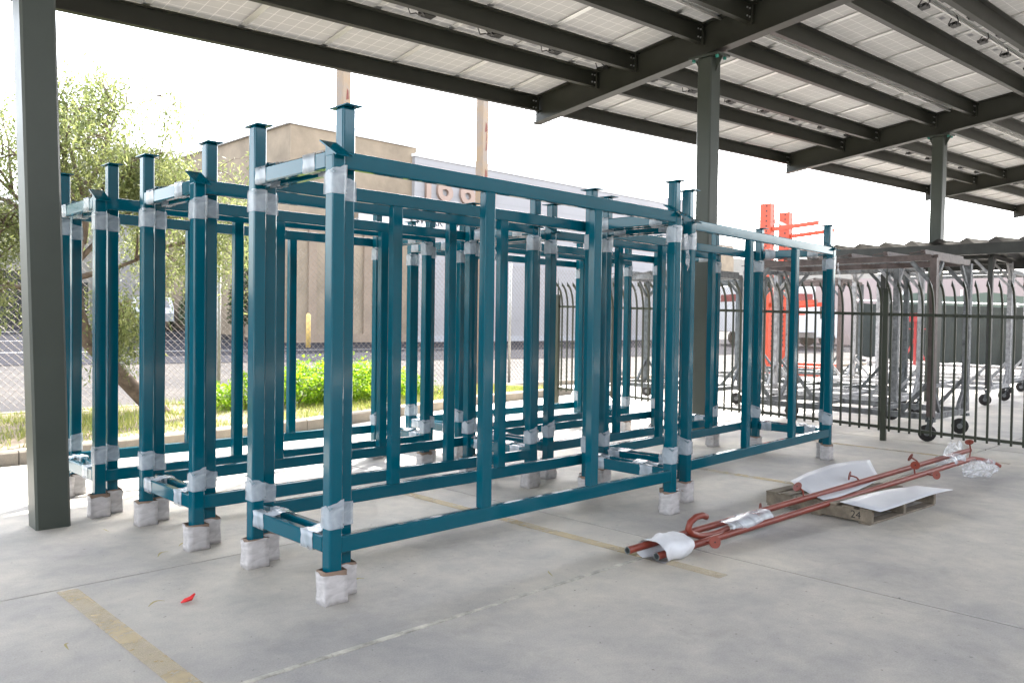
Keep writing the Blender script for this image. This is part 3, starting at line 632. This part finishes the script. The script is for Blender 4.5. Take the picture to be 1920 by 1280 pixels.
m_lin = [film_mesh(liner(s_), CARDB, 'cardboard_liner') for s_ in range(41, 44)]
def hang(seed):      # torn tail of film hanging from a post
    r_ = random.Random(seed); mb = MB(); P = []; x = PS+.01; z = .02; w_ = .07
    for i in range(9):
        P += [(x, -.012+r_.uniform(-.01, .01), z), (x+w_*(1-i/10), -.012+r_.uniform(-.02, .02), z+r_.uniform(-.01, .02))]; z -= .038; x += r_.uniform(-.012, .022)
    mb.add(P, [(2*i, 2*i+1, 2*i+3, 2*i+2) for i in range(8)]); return mb
m_hang = film_mesh(hang(5), CLEARF, 'film_tail')
def make_rack(idx):
    r_ = random.Random(100+idx)
    t = thing('rack_frame', 'x', 'steel frame', (0, 0, 0), 0, 'teal steel rack frames')
    for (x, y, tall) in ((0, 0, 0), (L_-PS, 0, 0), (0, W_-PS, 1), (L_-PS, W_-PS, 1)):
        p = put('post', m_tall if tall else m_short, t, (x, y, 0))
        put('cap_plate', m_flat if tall else m_slant, p)
        put('foot_wrap', r_.choice(m_feet), p, (0, 0, 0), (0, 0, 0)); put('cardboard_liner', r_.choice(m_lin), p)
        put('film_wrap', r_.choice(m_wraps[:2]), p, (0, 0, ZT-.092-.155+r_.uniform(-.02, .015)))
        put('film_wrap', r_.choice(m_wraps), p, (0, 0, ZB+.125+r_.uniform(-.02, .03)))
    put('long_rail', m_long, t, (0, 0, ZB)); put('long_rail', m_long, t, (0, 0, ZT-.092))
    for tt in (.354, .680): put('upright', m_mid, t, (L_*tt, 0, 0))
    for x in (0, L_-.054):
        for z in (ZB, ZT-.092):
            e_ = put('end_rail', m_end, t, (x, 0, z)); put('rail_film_wrap', m_rw[0], e_, (0, PS+.10+r_.uniform(-.04, .04), 0)); put('rail_film_wrap', m_rw[1], e_, (0, W_-PS-.17+r_.uniform(-.04, .04), 0))
            if x == 0: put('loose_film', r_.choice(m_loose), e_, (0, W_-PS-.25, 0)); put('loose_film', r_.choice(m_loose), e_, (0, PS+.06, 0))
    return t
places = [  # u, v, yaw, outer label, nested label
    (2.394, 3.832, 0, 'nearest teal steel frame, slanted caps on its front posts, closest to the camera', 'teal frame nested inside the nearest one, its flat-capped post rising highest in the photo'),
    (2.286, 5.331, 0, 'teal steel frame of the second pair from the camera, slanted caps in front', 'teal frame nested inside the second pair, tall flat caps in front'),
    (2.112, 6.70, 0, 'teal frame of the leftmost pair beside the big grey column, slanted caps in front', 'teal frame nested in the leftmost pair beside the grey column, tall flat caps in front'),
    (6.066, 4.006, .058, 'teal frame at the right end of the front row, slanted caps facing the red handrails', 'teal frame nested in the right-hand front pair, its tall posts rising behind slanted caps'),
    (5.92, 5.52, .03, 'teal frame directly behind the right-hand front pair, slanted caps in front', 'teal frame nested in the pair directly behind the right-hand front pair'),
    (6.05, 7.02, .03, 'teal frame of the rearmost right pair next to the sunlit ground, slanted caps in front', 'teal steel frame nested in the rearmost right pair next to the sunlit ground'),
]
for k, (u, v, a, la, lb2) in enumerate(places):
    A = make_rack(2*k); A.location = (u, v, 0); A.rotation_euler = (0, 0, a); A['label'] = la
    B = make_rack(2*k+1); ca_, sa_ = math.cos(a), math.sin(a)
    px, py = L_+.12, W_+.092
    B.location = (u+px*ca_-py*sa_, v+px*sa_+py*ca_, 0); B.rotation_euler = (0, 0, a+math.pi); B['label'] = lb2
    if k in (0, 3, 5):
        put('film_tail', m_hang, A, (L_-PS, 0, ZT-.2))

# ------------------------------------------------------------------ olive picket fence
FU = 11.48
pf = thing('picket_fence', 'olive steel picket fence with curved spear tops across the right of the yard', 'fence', (FU, 0, 0))
pk = MB(); pts = [(0, 0, 0), (0, 0, 1.56)]+[(-.17*(1-math.cos(t)), 0, 1.56+.42*math.sin(t)) for t in np.linspace(.2, 1.35, 7)]
for a, b in zip(pts[:-1], pts[1:]): pk.obar(a, b, .024, .024, (1, 0, 0))
e_ = Vector(pts[-1]); pk.add([e_+Vector((-.018, -.018, -.01)), e_+Vector((.018, -.018, 0)), e_+Vector((.018, .018, 0)), e_+Vector((-.018, .018, -.01)), e_+Vector((-.045, 0, .075))], [(3, 2, 1, 0), (0, 1, 4), (1, 2, 4), (2, 3, 4), (3, 0, 4)])
pkm = pk.mesh('picket'); pkm.materials.append(FENCEM)
def zb_(v): return .05+.0205*(v-2.8)
v = .9; 
while v < 10.5:
    if abs(v-4.45) > .05: put('picket', pkm, pf, (0, v, zb_(v)+.05))
    v += .1337
for (a, b, dz) in ((.8, 4.42, 0), (4.48, 10.5, 0)):
    for z_ in (.10, 1.64):
        mb = MB(); mb.obar((.02, a, zb_(a)+z_), (.02, b, zb_(b)+z_), .04, .04); mb.build('rail', FENCEM, pf)
for v in (.9, 4.45, 7.6, 10.5):
    mb = MB(); mb.box(-.03, .035, v-.035, v+.035, -.05, 2.05, .006); mb.box(-.04, .045, v-.045, v+.045, 2.05, 2.07); po = mb.build('fence_post', FENCEM, pf)
    mb = MB(); mb.tube([(0, v, 2.06), (0, v, 2.25), (0, v, 2.38)], [.014, .012, .002], 6); mb.build('spear', FENCEM, po)

# ------------------------------------------------------------------ carts
def wheel(mb, hub, x, y, r, ax):
    d = Vector(ax); mb.tube([Vector((x, y, r))-d*.022, Vector((x, y, r))-d*.012, Vector((x, y, r))+d*.012, Vector((x, y, r))+d*.022], [r*.86, r, r, r*.86], 18)
    hub.tube([Vector((x, y, r))-d*.028, Vector((x, y, r))+d*.028], r*.35, 10)
def cart(u, v, lu, lv, h, rz, label, m1, m2, roof=False, nteeth=6):
    t = thing('transport_cart', label, 'cart', (u, v, 0), rz, 'wheeled steel carts behind the picket fence')
    s_ = .088; hb = .34
    for (x, y) in ((0, 0), (lu, 0), (0, lv), (lu, lv)):
        mb = MB(); n_ = 14; P = []
        mb.obar((x, y, hb), (x, y, h-.04), s_, s_, (1, 0, 0)); p = mb.build('post', m1 if (x or y) else m2, t)
        ix = 1 if x == 0 else -1; iy = 1 if y == 0 else -1
        mb = MB(); mb.obar((x, y, h-.42), (x+ix*.30, y, h-.08), .035, .05); mb.build('knee_brace', m1, p)
        mb = MB(); mb.obar((x, y, h-.42), (x, y+iy*.30, h-.08), .035, .05); mb.build('knee_brace', m1, p)
        mb = MB(); mb.obar((x, y, hb+.50), (x, y+iy*.42, hb), .04, .05); mb.build('base_brace', m1, p)
        mb = MB(); mb.obar((x, y, hb+.46), (x+ix*.34, y, hb), .04, .05); mb.build('base_brace', m1, p)
        c_ = MB(); hbm = MB(); wheel(c_, hbm, x+.03*ix, y+.05*iy, .115, (1, .25, 0))
        wq = c_.build('caster', RUBBER, t, True); hbm.build('hub', CARTM, wq)
        f_ = MB(); f_.obar((x, y, hb-.06), (x+.02*ix, y+.04*iy, .15), .07, .03); f_.box(x-.05, x+.05, y-.05, y+.05, hb-.07, hb-.03); f_.build('fork', CARTD, wq)
    for nm, z, q in (('base_rail', hb, m1), ('top_rail', h-.03, m2)):
        for a, b in (((0, 0), (lu, 0)), ((0, lv), (lu, lv)), ((0, 0), (0, lv)), ((lu, 0), (lu, lv))):
            d = Vector((b[0]-a[0], b[1]-a[1], 0)).normalized()*.036
            mb = MB(); mb.obar(Vector((*a, z))+d, Vector((*b, z))-d, .065, .08); mb.build(nm, q, t)
    for k in range(2):
        mb = MB(); y = lv*(k+1)/3; mb.obar((.033, y, hb), (lu-.033, y, hb), .05, .06); mb.build('base_rail', m1, t)
    for k in range(nteeth):
        mb = MB(); y = .12+(lv-.24)*k/(nteeth-1); mb.obar((-.09, y, h+.045), (lu+.05, y, h+.045), .06, .055); mb.obar((-.09, y-.03, h+.055), (-.09, y+.17, h+.03), .05, .012); mb.build('hanger_bar', m2, t)
    if roof:
        mb = MB(); n_ = 40; P = []
        y0, y1 = -1.6, lv+.3
        for i in range(n_+1):
            y = y0+(y1-y0)*i/n_; ph = i % 4; dz = (.0, .02, .045, .075)[ph]
            P += [(-.45, y, h+.16+dz+.10), (lu+.5, y, h+.10+dz-.1)]
        m0 = len(P); P += [(x, y, z-.012) for x, y, z in P]
        F = [(2*i, 2*i+2, 2*i+3, 2*i+1) for i in range(n_)]+[(m0+2*i, m0+2*i+1, m0+2*i+3, m0+2*i+2) for i in range(n_)]
        mb.add(P, F); mb.build('corrugated_sheet', ROOFM, t)
        for x in (-.42, lu+.45):
            mb = MB(); mb.obar((x, y0, h+.10-(.16 if x > 0 else 0)), (x, y1, h+.10-(.16 if x > 0 else 0)), .07, .22); mb.build('fascia', ROOFM, t)
    return t
cart(11.85, 3.97, 1.32, 2.75, 2.53, -.02, 'brown-topped wheeled steel cart right behind the picket fence', CARTM, CARTB)
cart(14.1, 5.3, 1.3, 2.7, 2.62, .05, 'crusted grey wheeled cart standing second from the picket fence', CARTL, CARTM)
cart(13.2, 8.3, 1.2, 2.2, 2.5, .03, 'dark crusted cart at the left end of the cart group near the chain-link fence', CARTD, CARTM)
cart(18.4, 5.1, 1.6, 3.3, 3.02, .04, 'tall pale cart carrying a long corrugated metal roof', CARTL, ROOFM, True)
cart(21.8, 5.6, 1.5, 3.0, 2.9, .04, 'white-crusted cart at the far right beyond the corrugated roof', CARTL, CARTM)
cart(20.3, 9.0, 1.4, 2.8, 2.7, .04, 'dark crusted cart deep in the group, just left of the tall roofed cart', CARTD, CARTB)
cart(15.6, 6.1, 1.3, 2.6, 2.7, .05, 'slate-grey crusted cart wedged between the second cart and the tall roofed cart', CARTD, ROOFM)
cart(17.2, 9.4, 1.3, 2.6, 2.6, .04, 'grey cart far behind, next to the orange cantilever rack', CARTM, CARTD)
# ------------------------------------------------------------------ orange cantilever rack
oc = thing('cantilever_rack', 'tall bright orange cantilever storage rack with punched uprights behind the carts', 'storage rack', (24.4, 13.1, 0))
HO = 5.45
for k, (x, y) in enumerate(((0, 0), (2.3, .55))):
    mb = MB(); mb.box(x-.13, x+.15, y-.02, y+.02, .3, HO); mb.box(x-.13, x-.11, y+.02, y+.36, .3, HO); mb.box(x+.13, x+.15, y+.02, y+.36, .3, HO); uo = mb.build('upright', ORANGE, oc)
    mb = MB()
    for z_ in np.arange(.7, HO-.1, .16):
        mb.box(x+.05, x+.10, y-.0245, y-.0205, z_, z_+.05); mb.box(x-.1345, x-.1305, y+.1, y+.15, z_, z_+.05)
    mb.build('punched_hole', DARKOP, uo)
    mb = MB(); mb.box(x-.14, x+.16, y-1.7, y+.5, .0, .30, .01); mb.build('base', ORANGE, oc)
    for z_ in (4.62, 2.2):
        mb = MB(); mb.obar((x, y-.03, z_), (x, y-1.55, z_+.10), .1, .13); mb.build('arm', ORANGE, oc)
for z_ in (4.95, 3.3, 2.0, .75):
    mb = MB(); mb.obar((.16, .1, z_), (2.16, .6, z_), .06, .12); mb.build('brace', ORANGE, oc)
mb = MB(); mb.obar((.16, .12, 2.06), (2.16, .62, 3.2), .02, .05); mb.obar((.16, .16, 3.2), (2.16, .66, 2.06), .02, .05); mb.build('cross_brace', ORANGE, oc)
mb = MB(); mb.obar((2.46, .6, 2.0), (4.4, 1.0, 2.0), .06, .14); mb.build('brace', ORANGE, oc)
# ------------------------------------------------------------------ screened fence far right
sf = thing('screened_fence', 'chain-link fence covered with dark green privacy mesh at the right background', 'fence', (38.2, 16.4, 0), 0)
NP = 9; A0 = Vector((0, 0, .1)); B0 = Vector((-1.5, -14, -.4))
mb = MB(); n_ = 60; P = []
for i in range(n_+1):
    t = i/n_; p = A0.lerp(B0, t); ww = .05*math.sin(i*.9)+.03*math.sin(i*2.3); P += [(p.x+ww, p.y, p.z+.12+.05*math.sin(i*1.3)), (p.x+ww*.4, p.y, p.z+2.55+.02*math.sin(i*1.1))]
m0 = len(P); P += [(x+.02, y, z) for x, y, z in P]
mb.add(P, [(2*i, 2*i+1, 2*i+3, 2*i+2) for i in range(n_)]+[(m0+2*i, m0+2*i+2, m0+2*i+3, m0+2*i+1) for i in range(n_)]); mb.build('privacy_mesh', MESHSC, sf)
for i in range(NP):
    p = A0.lerp(B0, i/(NP-1)); mb = MB(); mb.tube([p+Vector((.1, 0, 0)), p+Vector((.1, 0, 2.75))], .04, 8); mb.build('post', GALV, sf, True)
mb = MB(); mb.tube([A0+Vector((.1, 0, 2.68)), B0+Vector((.1, 0, 2.68))], .03, 8); mb.build('top_rail', WHITEP, sf, True)
s2 = thing('screened_fence', 'second taller green mesh fence with a wavy top beyond the dark screened fence', 'fence', (46, 17, 0), 0)
mb = MB(); P = []
for i in range(61):
    t = i/60; P += [(-2*t, -18*t, .1), (-2*t, -18*t, 3.3+.10*math.sin(i*.55)-.25*t)]
m0 = len(P); P += [(x+.03, y, z) for x, y, z in P]
mb.add(P, [(2*i, 2*i+1, 2*i+3, 2*i+2) for i in range(60)]+[(m0+2*i, m0+2*i+2, m0+2*i+3, m0+2*i+1) for i in range(60)]); mb.build('privacy_mesh', mat('sage_windscreen', (.10, .125, .10), .8), s2)
mb = MB()
for i in range(7): mb.tube([(-2*i/6+.08, -18*i/6, 0), (-2*i/6+.08, -18*i/6, 3.5)], .05, 8)
mb.build('post', GALV, s2, True)
# long steel stock lying by the screen
for k, (x, y, ln, lb) in enumerate(((33, 13.5, 14, 'long grey steel beam lying on the ground in front of the dark screen'), (30, 12, 11, 'pale steel channel lying on the sunlit ground behind the carts'), (27, 9.6, 9, 'dark steel bar on the ground between the carts and the screen'))):
    mb = MB(); mb.box(-.12, .12, -ln, 0, .0, .03); mb.box(-.12, .12, -ln, 0, .19, .22); mb.box(-.02, .02, -ln, 0, .03, .19); tag(mb.build('steel_beam', (CARTL, WHITEP, CARTD)[k], None, False, (x, y, .0)), lb, 'steel beam', 'steel stock on the ground')
# red stand
rs_ = thing('red_stand', 'small bright red pipe stand in front of the dark screened fence', 'stand', (30.5, 10.8, 0))
mb = MB(); mb.tube([(0, 0, 0), (0, 0, 1.9)], .05, 8); mb.tube([(0, 0, 1.2), (0, -.5, .05)], .03, 6); mb.tube([(0, 0, 1.2), (0, .5, .05)], .03, 6); mb.build('mast', TAILR, rs_)
mb = MB(); mb.box(-.15, .15, -.22, .22, 1.75, 2.05); mb.box(-.12, .12, -.75, -.5, 1.4, 1.6); mb.box(-.12, .12, .5, .75, 1.4, 1.6); mb.tube([(0, -.7, 1.5), (0, .7, 1.5)], .025, 6); mb.build('head', TAILR, rs_)
# ------------------------------------------------------------------ vehicles
def car(u, v, rz, label, paint_, z=0., name='parked_car'):
    t = thing(name, label, 'car', (u, v, z), rz, 'vehicles parked in the background')
    prof = [(-2.15, .35), (-2.2, .7), (-2.05, .92), (-1.3, 1.0), (-.75, 1.42), (.55, 1.45), (1.25, 1.0), (2.05, .88), (2.2, .6), (2.15, .32)]
    mb = MB(); n_ = len(prof); P = []
    for y, ins in ((-.86, .0), (-.80, 1), (.80, 1), (.86, .0)):
        for x, z_ in prof: P.append((x*(.985 if ins else 1), y*(1-.12*max(0, (z_-1.0)/.45)), z_+(.015 if ins else 0)))
    F = [tuple(range(n_))[::-1], tuple(3*n_+i for i in range(n_))]
    for a in range(3):
        for i in range(n_): F.append((a*n_+i, a*n_+(i+1) % n_, (a+1)*n_+(i+1) % n_, (a+1)*n_+i))
    mb.add(P, F); mb.build('body', paint_, t)
    g_ = MB()
    for s_ in (-1, 1): g_.add([(-1.12, s_*.872, 1.05), (1.08, s_*.872, 1.05), (.5, s_*.80, 1.38), (-.7, s_*.80, 1.38)], [(0, 1, 2, 3)])
    g_.add([(1.24, -.7, 1.035), (1.24, .7, 1.035), (.62, .64, 1.44), (.62, -.64, 1.44)], [(0, 1, 2, 3)]); g_.add([(-1.3, -.7, 1.03), (-1.3, .7, 1.03), (-.82, .64, 1.41), (-.82, -.64, 1.41)], [(0, 1, 2, 3)]); g_.build('window', GLASSD, t)
    for x in (-1.35, 1.35):
        for y in (-.8, .8):
            q = MB(); h_ = MB(); q.tube([(x, y-.1, .33), (x, y+.1, .33)], .33, 18); wq = q.build('wheel', RUBBER, t); h_.tube([(x, y-.11, .33), (x, y+.11, .33)], .2, 12); h_.build('rim', ALU, wq)
    for y in (-.6, .6):
        q = MB(); q.box(2.12, 2.2, y-.18, y+.18, .62, .76); q.build('headlight', WHITEP, t)
    return t
car(4.2, 38.0, .25, 'silver car parked at the far left beyond the road, partly behind the grey column', CARSIL, hz(38))
car(14.6, 38.5, 1.2, 'pale silver car parked by the warm-grey building doorway', CARSIL, hz(38.5))
tr = thing('box_truck', 'white box truck with red side stripes parked behind the racks at right', 'truck', (44, 23, hz(23)), -.55)
mb = MB(); mb.box(-3.2, 1.5, -1.2, 1.2, .8, 3.4, .04); mb.build('cargo_box', CARWH, tr)
mb = MB(); mb.box(1.6, 3.3, -1.1, 1.1, .5, 1.5, .06); mb.add([(1.6, -1.05, 1.5), (3.2, -1.05, 1.5), (3.2, 1.05, 1.5), (1.6, 1.05, 1.5), (1.7, -.95, 2.5), (2.7, -.95, 2.5), (2.7, .95, 2.5), (1.7, .95, 2.5)], [(0, 1, 5, 4), (1, 2, 6, 5), (2, 3, 7, 6), (3, 0, 4, 7), (4, 5, 6, 7)]); mb.build('cab', CARWH, tr)
mb = MB(); mb.box(-3.0, 1.3, -1.215, -1.202, 2.6, 3.0); mb.box(-3.0, .2, -1.215, -1.202, 2.1, 2.35); mb.box(-3.215, -3.202, -1.0, 1.0, 2.5, 2.9); mb.build('stripe', TAILR, tr)
mb = MB(); mb.box(1.9, 2.8, -1.09, -1.0, 1.6, 2.3); mb.build('window', GLASSD, tr)
for x in (-2.2, 2.4):
    for y in (-1.0, 1.0):
        q = MB(); q.tube([(x, y-.14, .45), (x, y+.14, .45)], .45, 18); q.build('wheel', RUBBER, tr)

# ------------------------------------------------------------------ pallet with sheets
pal = thing('pallet', 'weathered wooden pallet marked 24 on the ground under the red pipes', 'pallet', (6.47, 2.58, 0), math.radians(-4))
PU, PV = 1.18, .93
for k, x in enumerate((0, .56, PU-.045)):
    mb = MB(); mb.box(x, x+.042, 0, PV, .018, .108, .004); mb.build('stringer', WOOD, pal)
for k, y in enumerate((0, .145, .29, .425, .56, .70, .835)):
    mb = MB(); mb.box(-.004, PU+.004, y, y+(.095 if k not in (3,) else .085), .109, .125, .003); mb.build('deck_board', WOOD, pal)
for y in (0.01, .42, .83):
    mb = MB(); mb.box(0, PU, y, y+.09, .001, .017, .003); mb.build('bottom_board', WOOD, pal)
text_obj('24', .085, INK, pal, (-.0015, .17, .038), (math.pi/2, 0, -math.pi/2), .0006, 'marker_writing')
def sheet(name, pts, label, thick=.004):
    # pts: rows of points; builds a curved thin sheet
    mb = MB(); R_, Cn = len(pts), len(pts[0]); P = [p for row in pts for p in row]; m0 = len(P); P = P+[(x, y, z+thick) for x, y, z in P]
    F = []
    for i in range(R_-1):
        for j in range(Cn-1):
            a = i*Cn+j; F.append((a, a+Cn, a+Cn+1, a+1)); F.append((m0+a, m0+a+1, m0+a+Cn+1, m0+a+Cn))
    for j in range(Cn-1): F.append((j, j+1, m0+j+1, m0+j)); a = (R_-1)*Cn+j; F.append((a, m0+a, m0+a+1, a+1))
    for i in range(R_-1): a = i*Cn; F.append((a, m0+a, m0+a+Cn, a+Cn)); a = i*Cn+Cn-1; F.append((a, a+Cn, m0+a+Cn, m0+a))
    mb.add(P, F); return tag(mb.build(name, WHITESH, None, True), label, 'plastic sheet', 'white plastic sheets on the pallet')
rows_ = []
top_ = [(6.72, 3.38, .20), (7.02, 3.38, .235), (7.5, 3.38, .255), (7.95, 3.38, .24), (8.35, 3.36, .21)]
bot_ = [(6.50, 2.98, .132), (6.72, 2.95, .132), (7.1, 2.96, .134), (7.45, 2.99, .136), (7.75, 3.02, .15)]
def lerp_path(P, t):
    q = t*(len(P)-1); k = min(int(q), len(P)-2); return Vector(P[k]).lerp(Vector(P[k+1]), q-k)
for i in range(17):
    t = i/16; a, b = lerp_path(bot_, t), lerp_path(top_, t); row = []
    for j in range(9):
        s_ = j/8; p = a.lerp(b, s_); p.z = a.z+(b.z-a.z)*s_**1.6; row.append(tuple(p))
    rows_.append(row)
sheet('plastic_sheet', rows_, 'white curved plastic sheet standing on the pallet behind the red pipes')
rows_ = []
for i in range(11):
    t = i/10; u = 6.44+t*1.32; row = []
    for j in range(6):
        s_ = j/5; row.append((u+.05*s_, 2.50-.10*t+(.34-.02*t)*s_, .129+.03*math.sin(t*2.8+1.2*s_)*t+.012*s_))
    rows_.append(row)
sheet('plastic_sheet', rows_, 'white flat plastic sheet lying on the front of the pallet before the red pipes')

# ------------------------------------------------------------------ red handrails
def rail_thing(label, a, b, brackets, hook=None):
    a = Vector(a); b = Vector(b); t = thing('handrail', label, 'handrail', tuple(a), 0, 'red primed handrails bundled together')
    d = (b-a).normalized(); q = (b-a)
    R_ = .0245; mb = MB(); mb.tube([(0, 0, 0)]+[tuple(q*k/6) for k in range(1, 7)], R_, 18, cap=False); tu = mb.build('tube', REDPIPE, t, True)
    mb = MB(); mb.tube([(0, 0, 0), tuple(d*.12)], R_-.005, 18, cap=False)
    n0 = 18; ring = []
    x = d.cross(Vector((0, 0, 1))).normalized(); y = d.cross(x)
    P = [(x*math.cos(6.2832*k/n0)+y*math.sin(6.2832*k/n0))*rr_-d*.0004 for rr_ in (R_, R_-.005) for k in range(n0)]
    mb.add(P, [(k, (k+1) % n0, n0+(k+1) % n0, n0+k) for k in range(n0)]); mb.add([d*.12+(x*math.cos(6.2832*k/n0)+y*math.sin(6.2832*k/n0))*(R_-.005) for k in range(n0)], [tuple(range(n0))]); mb.build('tube_bore', PIPEIN, tu)
    for (s, dirv, ln, nrm) in brackets:
        p = d*s; e1 = p+Vector(dirv)*ln*.55; e2 = e1+Vector(nrm)*ln*.5
        mb = MB(); mb.tube([tuple(p), tuple(p+Vector(dirv)*ln*.3), tuple(e1), tuple((e1+e2)/2+Vector(dirv)*.008), tuple(e2)], .0075, 8); br = mb.build('bracket', REDPIPE, t, True)
        mb = MB(); mb.disc(e2, nrm, .041, .007, 22); fl = mb.build('flange', REDPIPE, br)
        mb.v = []; mb.f = []; mb.disc(e2+Vector(nrm)*.0045, nrm, .006, .003, 8); mb.build('screw_hole', INK, br)
    if hook:
        mb = MB(); mb.tube(hook, .0225, 14); mb.build('crook_end', REDPIPE, t, True)
    return t
A1, A2 = (4.235, 3.235, .085), (9.75, 2.86, .235)
dA = (Vector(A2)-Vector(A1)).normalized(); sideA = Vector((0, 0, 1)).cross(dA).normalized()
hk = []
for k in range(13):
    th = -math.pi/2+math.pi*1.28*k/12*-1
    hk.append(Vector(dA)*(.62+.0+.10*math.cos(th))+Vector((0, 0, .115+.10*math.sin(th))))
hk = [dA*1.02+Vector((0, 0, .012)), dA*.86+Vector((0, 0, .013))]+hk
B1, B2 = (4.36, 3.095, .052), (9.45, 2.74, .19)
rail_thing('rear red-primed handrail tube of the bundle, its open end furthest left', A1, A2, [(1.75, (0, .6, -.35), .16, (-.3, .95, 0)), (3.1, (-.1, .5, .55), .12, (-.2, .97, .15)), (4.3, (-.1, .4, .5), .13, (0, .9, .4)), (2.15, (0, .15, .8), .14, (-.75, .3, .55))])
rail_thing('front red-primed handrail tube of the bundle with a curved crook end', B1, B2, [(.50, (0, -.6, .1), .15, (-.55, -.8, .25)), (2.55, (.1, -.7, -.35), .17, (-.5, -.82, .3)), (3.75, (.05, .15, .8), .15, (-.7, -.35, .6)), (3.95, (0, -.8, -.1), .14, (-.5, -.8, .2)), (5.02, (.2, 0, .9), .2, (-.5, 0, .85))],
           [Vector((Vector(B2)-Vector(B1)).normalized()*s_)+Vector((0, .045, z_)) for s_, z_ in ((.84, .025), (.72, .014), (.60, .016), (.50, .032), (.42, .062), (.385, .10), (.405, .142), (.465, .168), (.54, .168), (.585, .150))])
def wrap_around(name, a, b, rx, rz, mt, label, seed, n=14, m_=12, cz=0., open_=True, loose=.0):
    r_ = random.Random(seed); a = Vector(a); b = Vector(b); d = b-a; dn = d.normalized(); x = dn.cross(Vector((0, 0, 1))).normalized(); y = x.cross(dn)
    P = []
    for i in range(m_+1):
        t = i/m_; fx = rx*(1+.15*math.sin(t*7+seed)); fz = rz*(1+.12*math.sin(t*5+seed*2))
        for k in range(n):
            th = 2*math.pi*k/n; rr_ = 1+r_.uniform(-.06, .06)+loose*r_.uniform(-1, 1)
            cxx = math.copysign(abs(math.cos(th))**.8, math.cos(th)); szz = math.copysign(abs(math.sin(th))**.8, math.sin(th))
            p = a+d*(t+r_.uniform(-.02, .02)*(1 if 0 < i < m_ else 1.5))+x*cxx*fx*rr_+y*szz*fz*rr_
            if p.z < .004: p.z = .004
            P.append(p)
    mb = MB(); mb.add(P, [(i*n+k, i*n+(k+1) % n, (i+1)*n+(k+1) % n, (i+1)*n+k) for i in range(m_) for k in range(n)])
    return tag(mb.build(name, mt, None, True), label, 'packing wrap', 'packing wraps on the red handrails')
mid = lambda s, o=0: tuple((Vector(A1)+dA*s+Vector((0, -.06, -.01+o))))
wrap_around('foam_wrap', mid(.17, -.022), mid(.47, -.014), .125, .075, FOAM, 'white foam wrap bunched round the near ends of the red handrails', 3, 18, 10, loose=.03)
wrap_around('film_wrap', mid(.95), mid(1.48), .088, .042, FILM_H, 'clear stretch film band round both red handrails next to the crook', 5, 16, 10)
wrap_around('film_wrap', mid(4.72), mid(4.98), .095, .05, FILM_H, 'short clear film band near the far ends of the red handrails', 7, 16, 6)
def bag(cx, cy, cz, sx, sy, sz, rz, seed, label):
    r_ = random.Random(seed); nu, nv = 16, 10; P = []
    for i in range(nv+1):
        t = i/nv
        for k in range(nu):
            th = 2*math.pi*k/nu; q = math.sin(math.pi*(.08+.84*t))**.6*(1+r_.uniform(-.16, .16)); zz = (t-.5)*sz*(1+r_.uniform(-.08, .08)); x = sx*q*math.cos(th); y = sy*q*math.sin(th)*(1-.3*t)
            P.append((cx+x*math.cos(rz)-y*math.sin(rz), cy+x*math.sin(rz)+y*math.cos(rz), max(.003, cz+zz+.02*math.sin(3*th+seed))))
    mb = MB(); mb.add(P, [(i*nu+k, i*nu+(k+1) % nu, (i+1)*nu+(k+1) % nu, (i+1)*nu+k) for i in range(nv) for k in range(nu)])
    return tag(mb.build('plastic_bag', CLEARF, None, False), label, 'plastic bag', 'plastic bags on the handrail ends')
bag(9.55, 2.95, .20, .28, .10, .24, .1, 3, 'crumpled clear plastic bag hanging over the far end of the rear handrail')
bag(9.42, 2.66, .10, .24, .10, .17, -.35, 8, 'crumpled clear plastic bag at the far end of the front handrail on the ground')
mb = MB()
mb.tube([(0, 0, 0), (.12, -.05, -.02), (.22, -.13, -.05), (.30, -.17, -.09)], .0245, 12, cap=False); ee = mb.build('elbow_end', REDPIPE, bpy.data.objects['handrail.001'], True, tuple(Vector(B2)-Vector(B1)))
# ------------------------------------------------------------------ litter
mb = MB(); mb.tube([(-.035, 0, .01), (-.01, .004, .016), (.02, .0, .022), (.04, -.004, .045)], [.004, .012, .013, .005], 8); mb.add([(-.03, .01, .004), (.03, .012, .004), (.035, .0, .03), (-.02, -.004, .02)], [(0, 1, 2, 3)]); tag(mb.build('plastic_scrap', REDPL, None, True, (1.85, 4.38, .0)), 'small red plastic scrap lying on the bare concrete in front', 'litter')
for k, (u, v, an) in enumerate([(1.72, 4.46, .2), (1.2, 4.15, 1.2), (2.11, 5.37, .6), (2.75, 4.07, .1), (4.73, 5.74, 2.), (2.05, 6.24, 1.5), (2.3, 5.5, .2), (3.7, 3.4, .9)]):
    ln = random.uniform(.04, .075); mb = MB(); P = []
    for i in range(6): t = i/5; w_ = .006*math.sin(math.pi*min(.95, t+.05)); x = (t-.5)*ln*2; y = .02*math.sin(t*2.6); z = .004+.010*math.sin(t*3.1); P += [(x, y-w_, z), (x, y+w_, z+.002)]
    m0 = len(P); mb.add(P, [(2*i, 2*i+2, 2*i+3, 2*i+1) for i in range(5)])
    o = mb.build('fallen_leaf', DEADLEAF, None, False, (u, v, 0)); o.rotation_euler = (0, 0, an)
    tag(o, ['curled yellow-green leaf beside the red plastic scrap', 'dry curled leaf on the open concrete at the lower left', 'dry leaf on the concrete in front of the second frame pair', 'yellow-green leaf by the foot of the nearest frame', 'yellow leaf under the nearest frames', 'thin dry leaf on the concrete near the big grey column', 'small dry leaf between the two left frame pairs and the camera', 'tiny dry leaf near the open ends of the red handrails'][k], 'leaf', 'fallen leaves on the concrete')
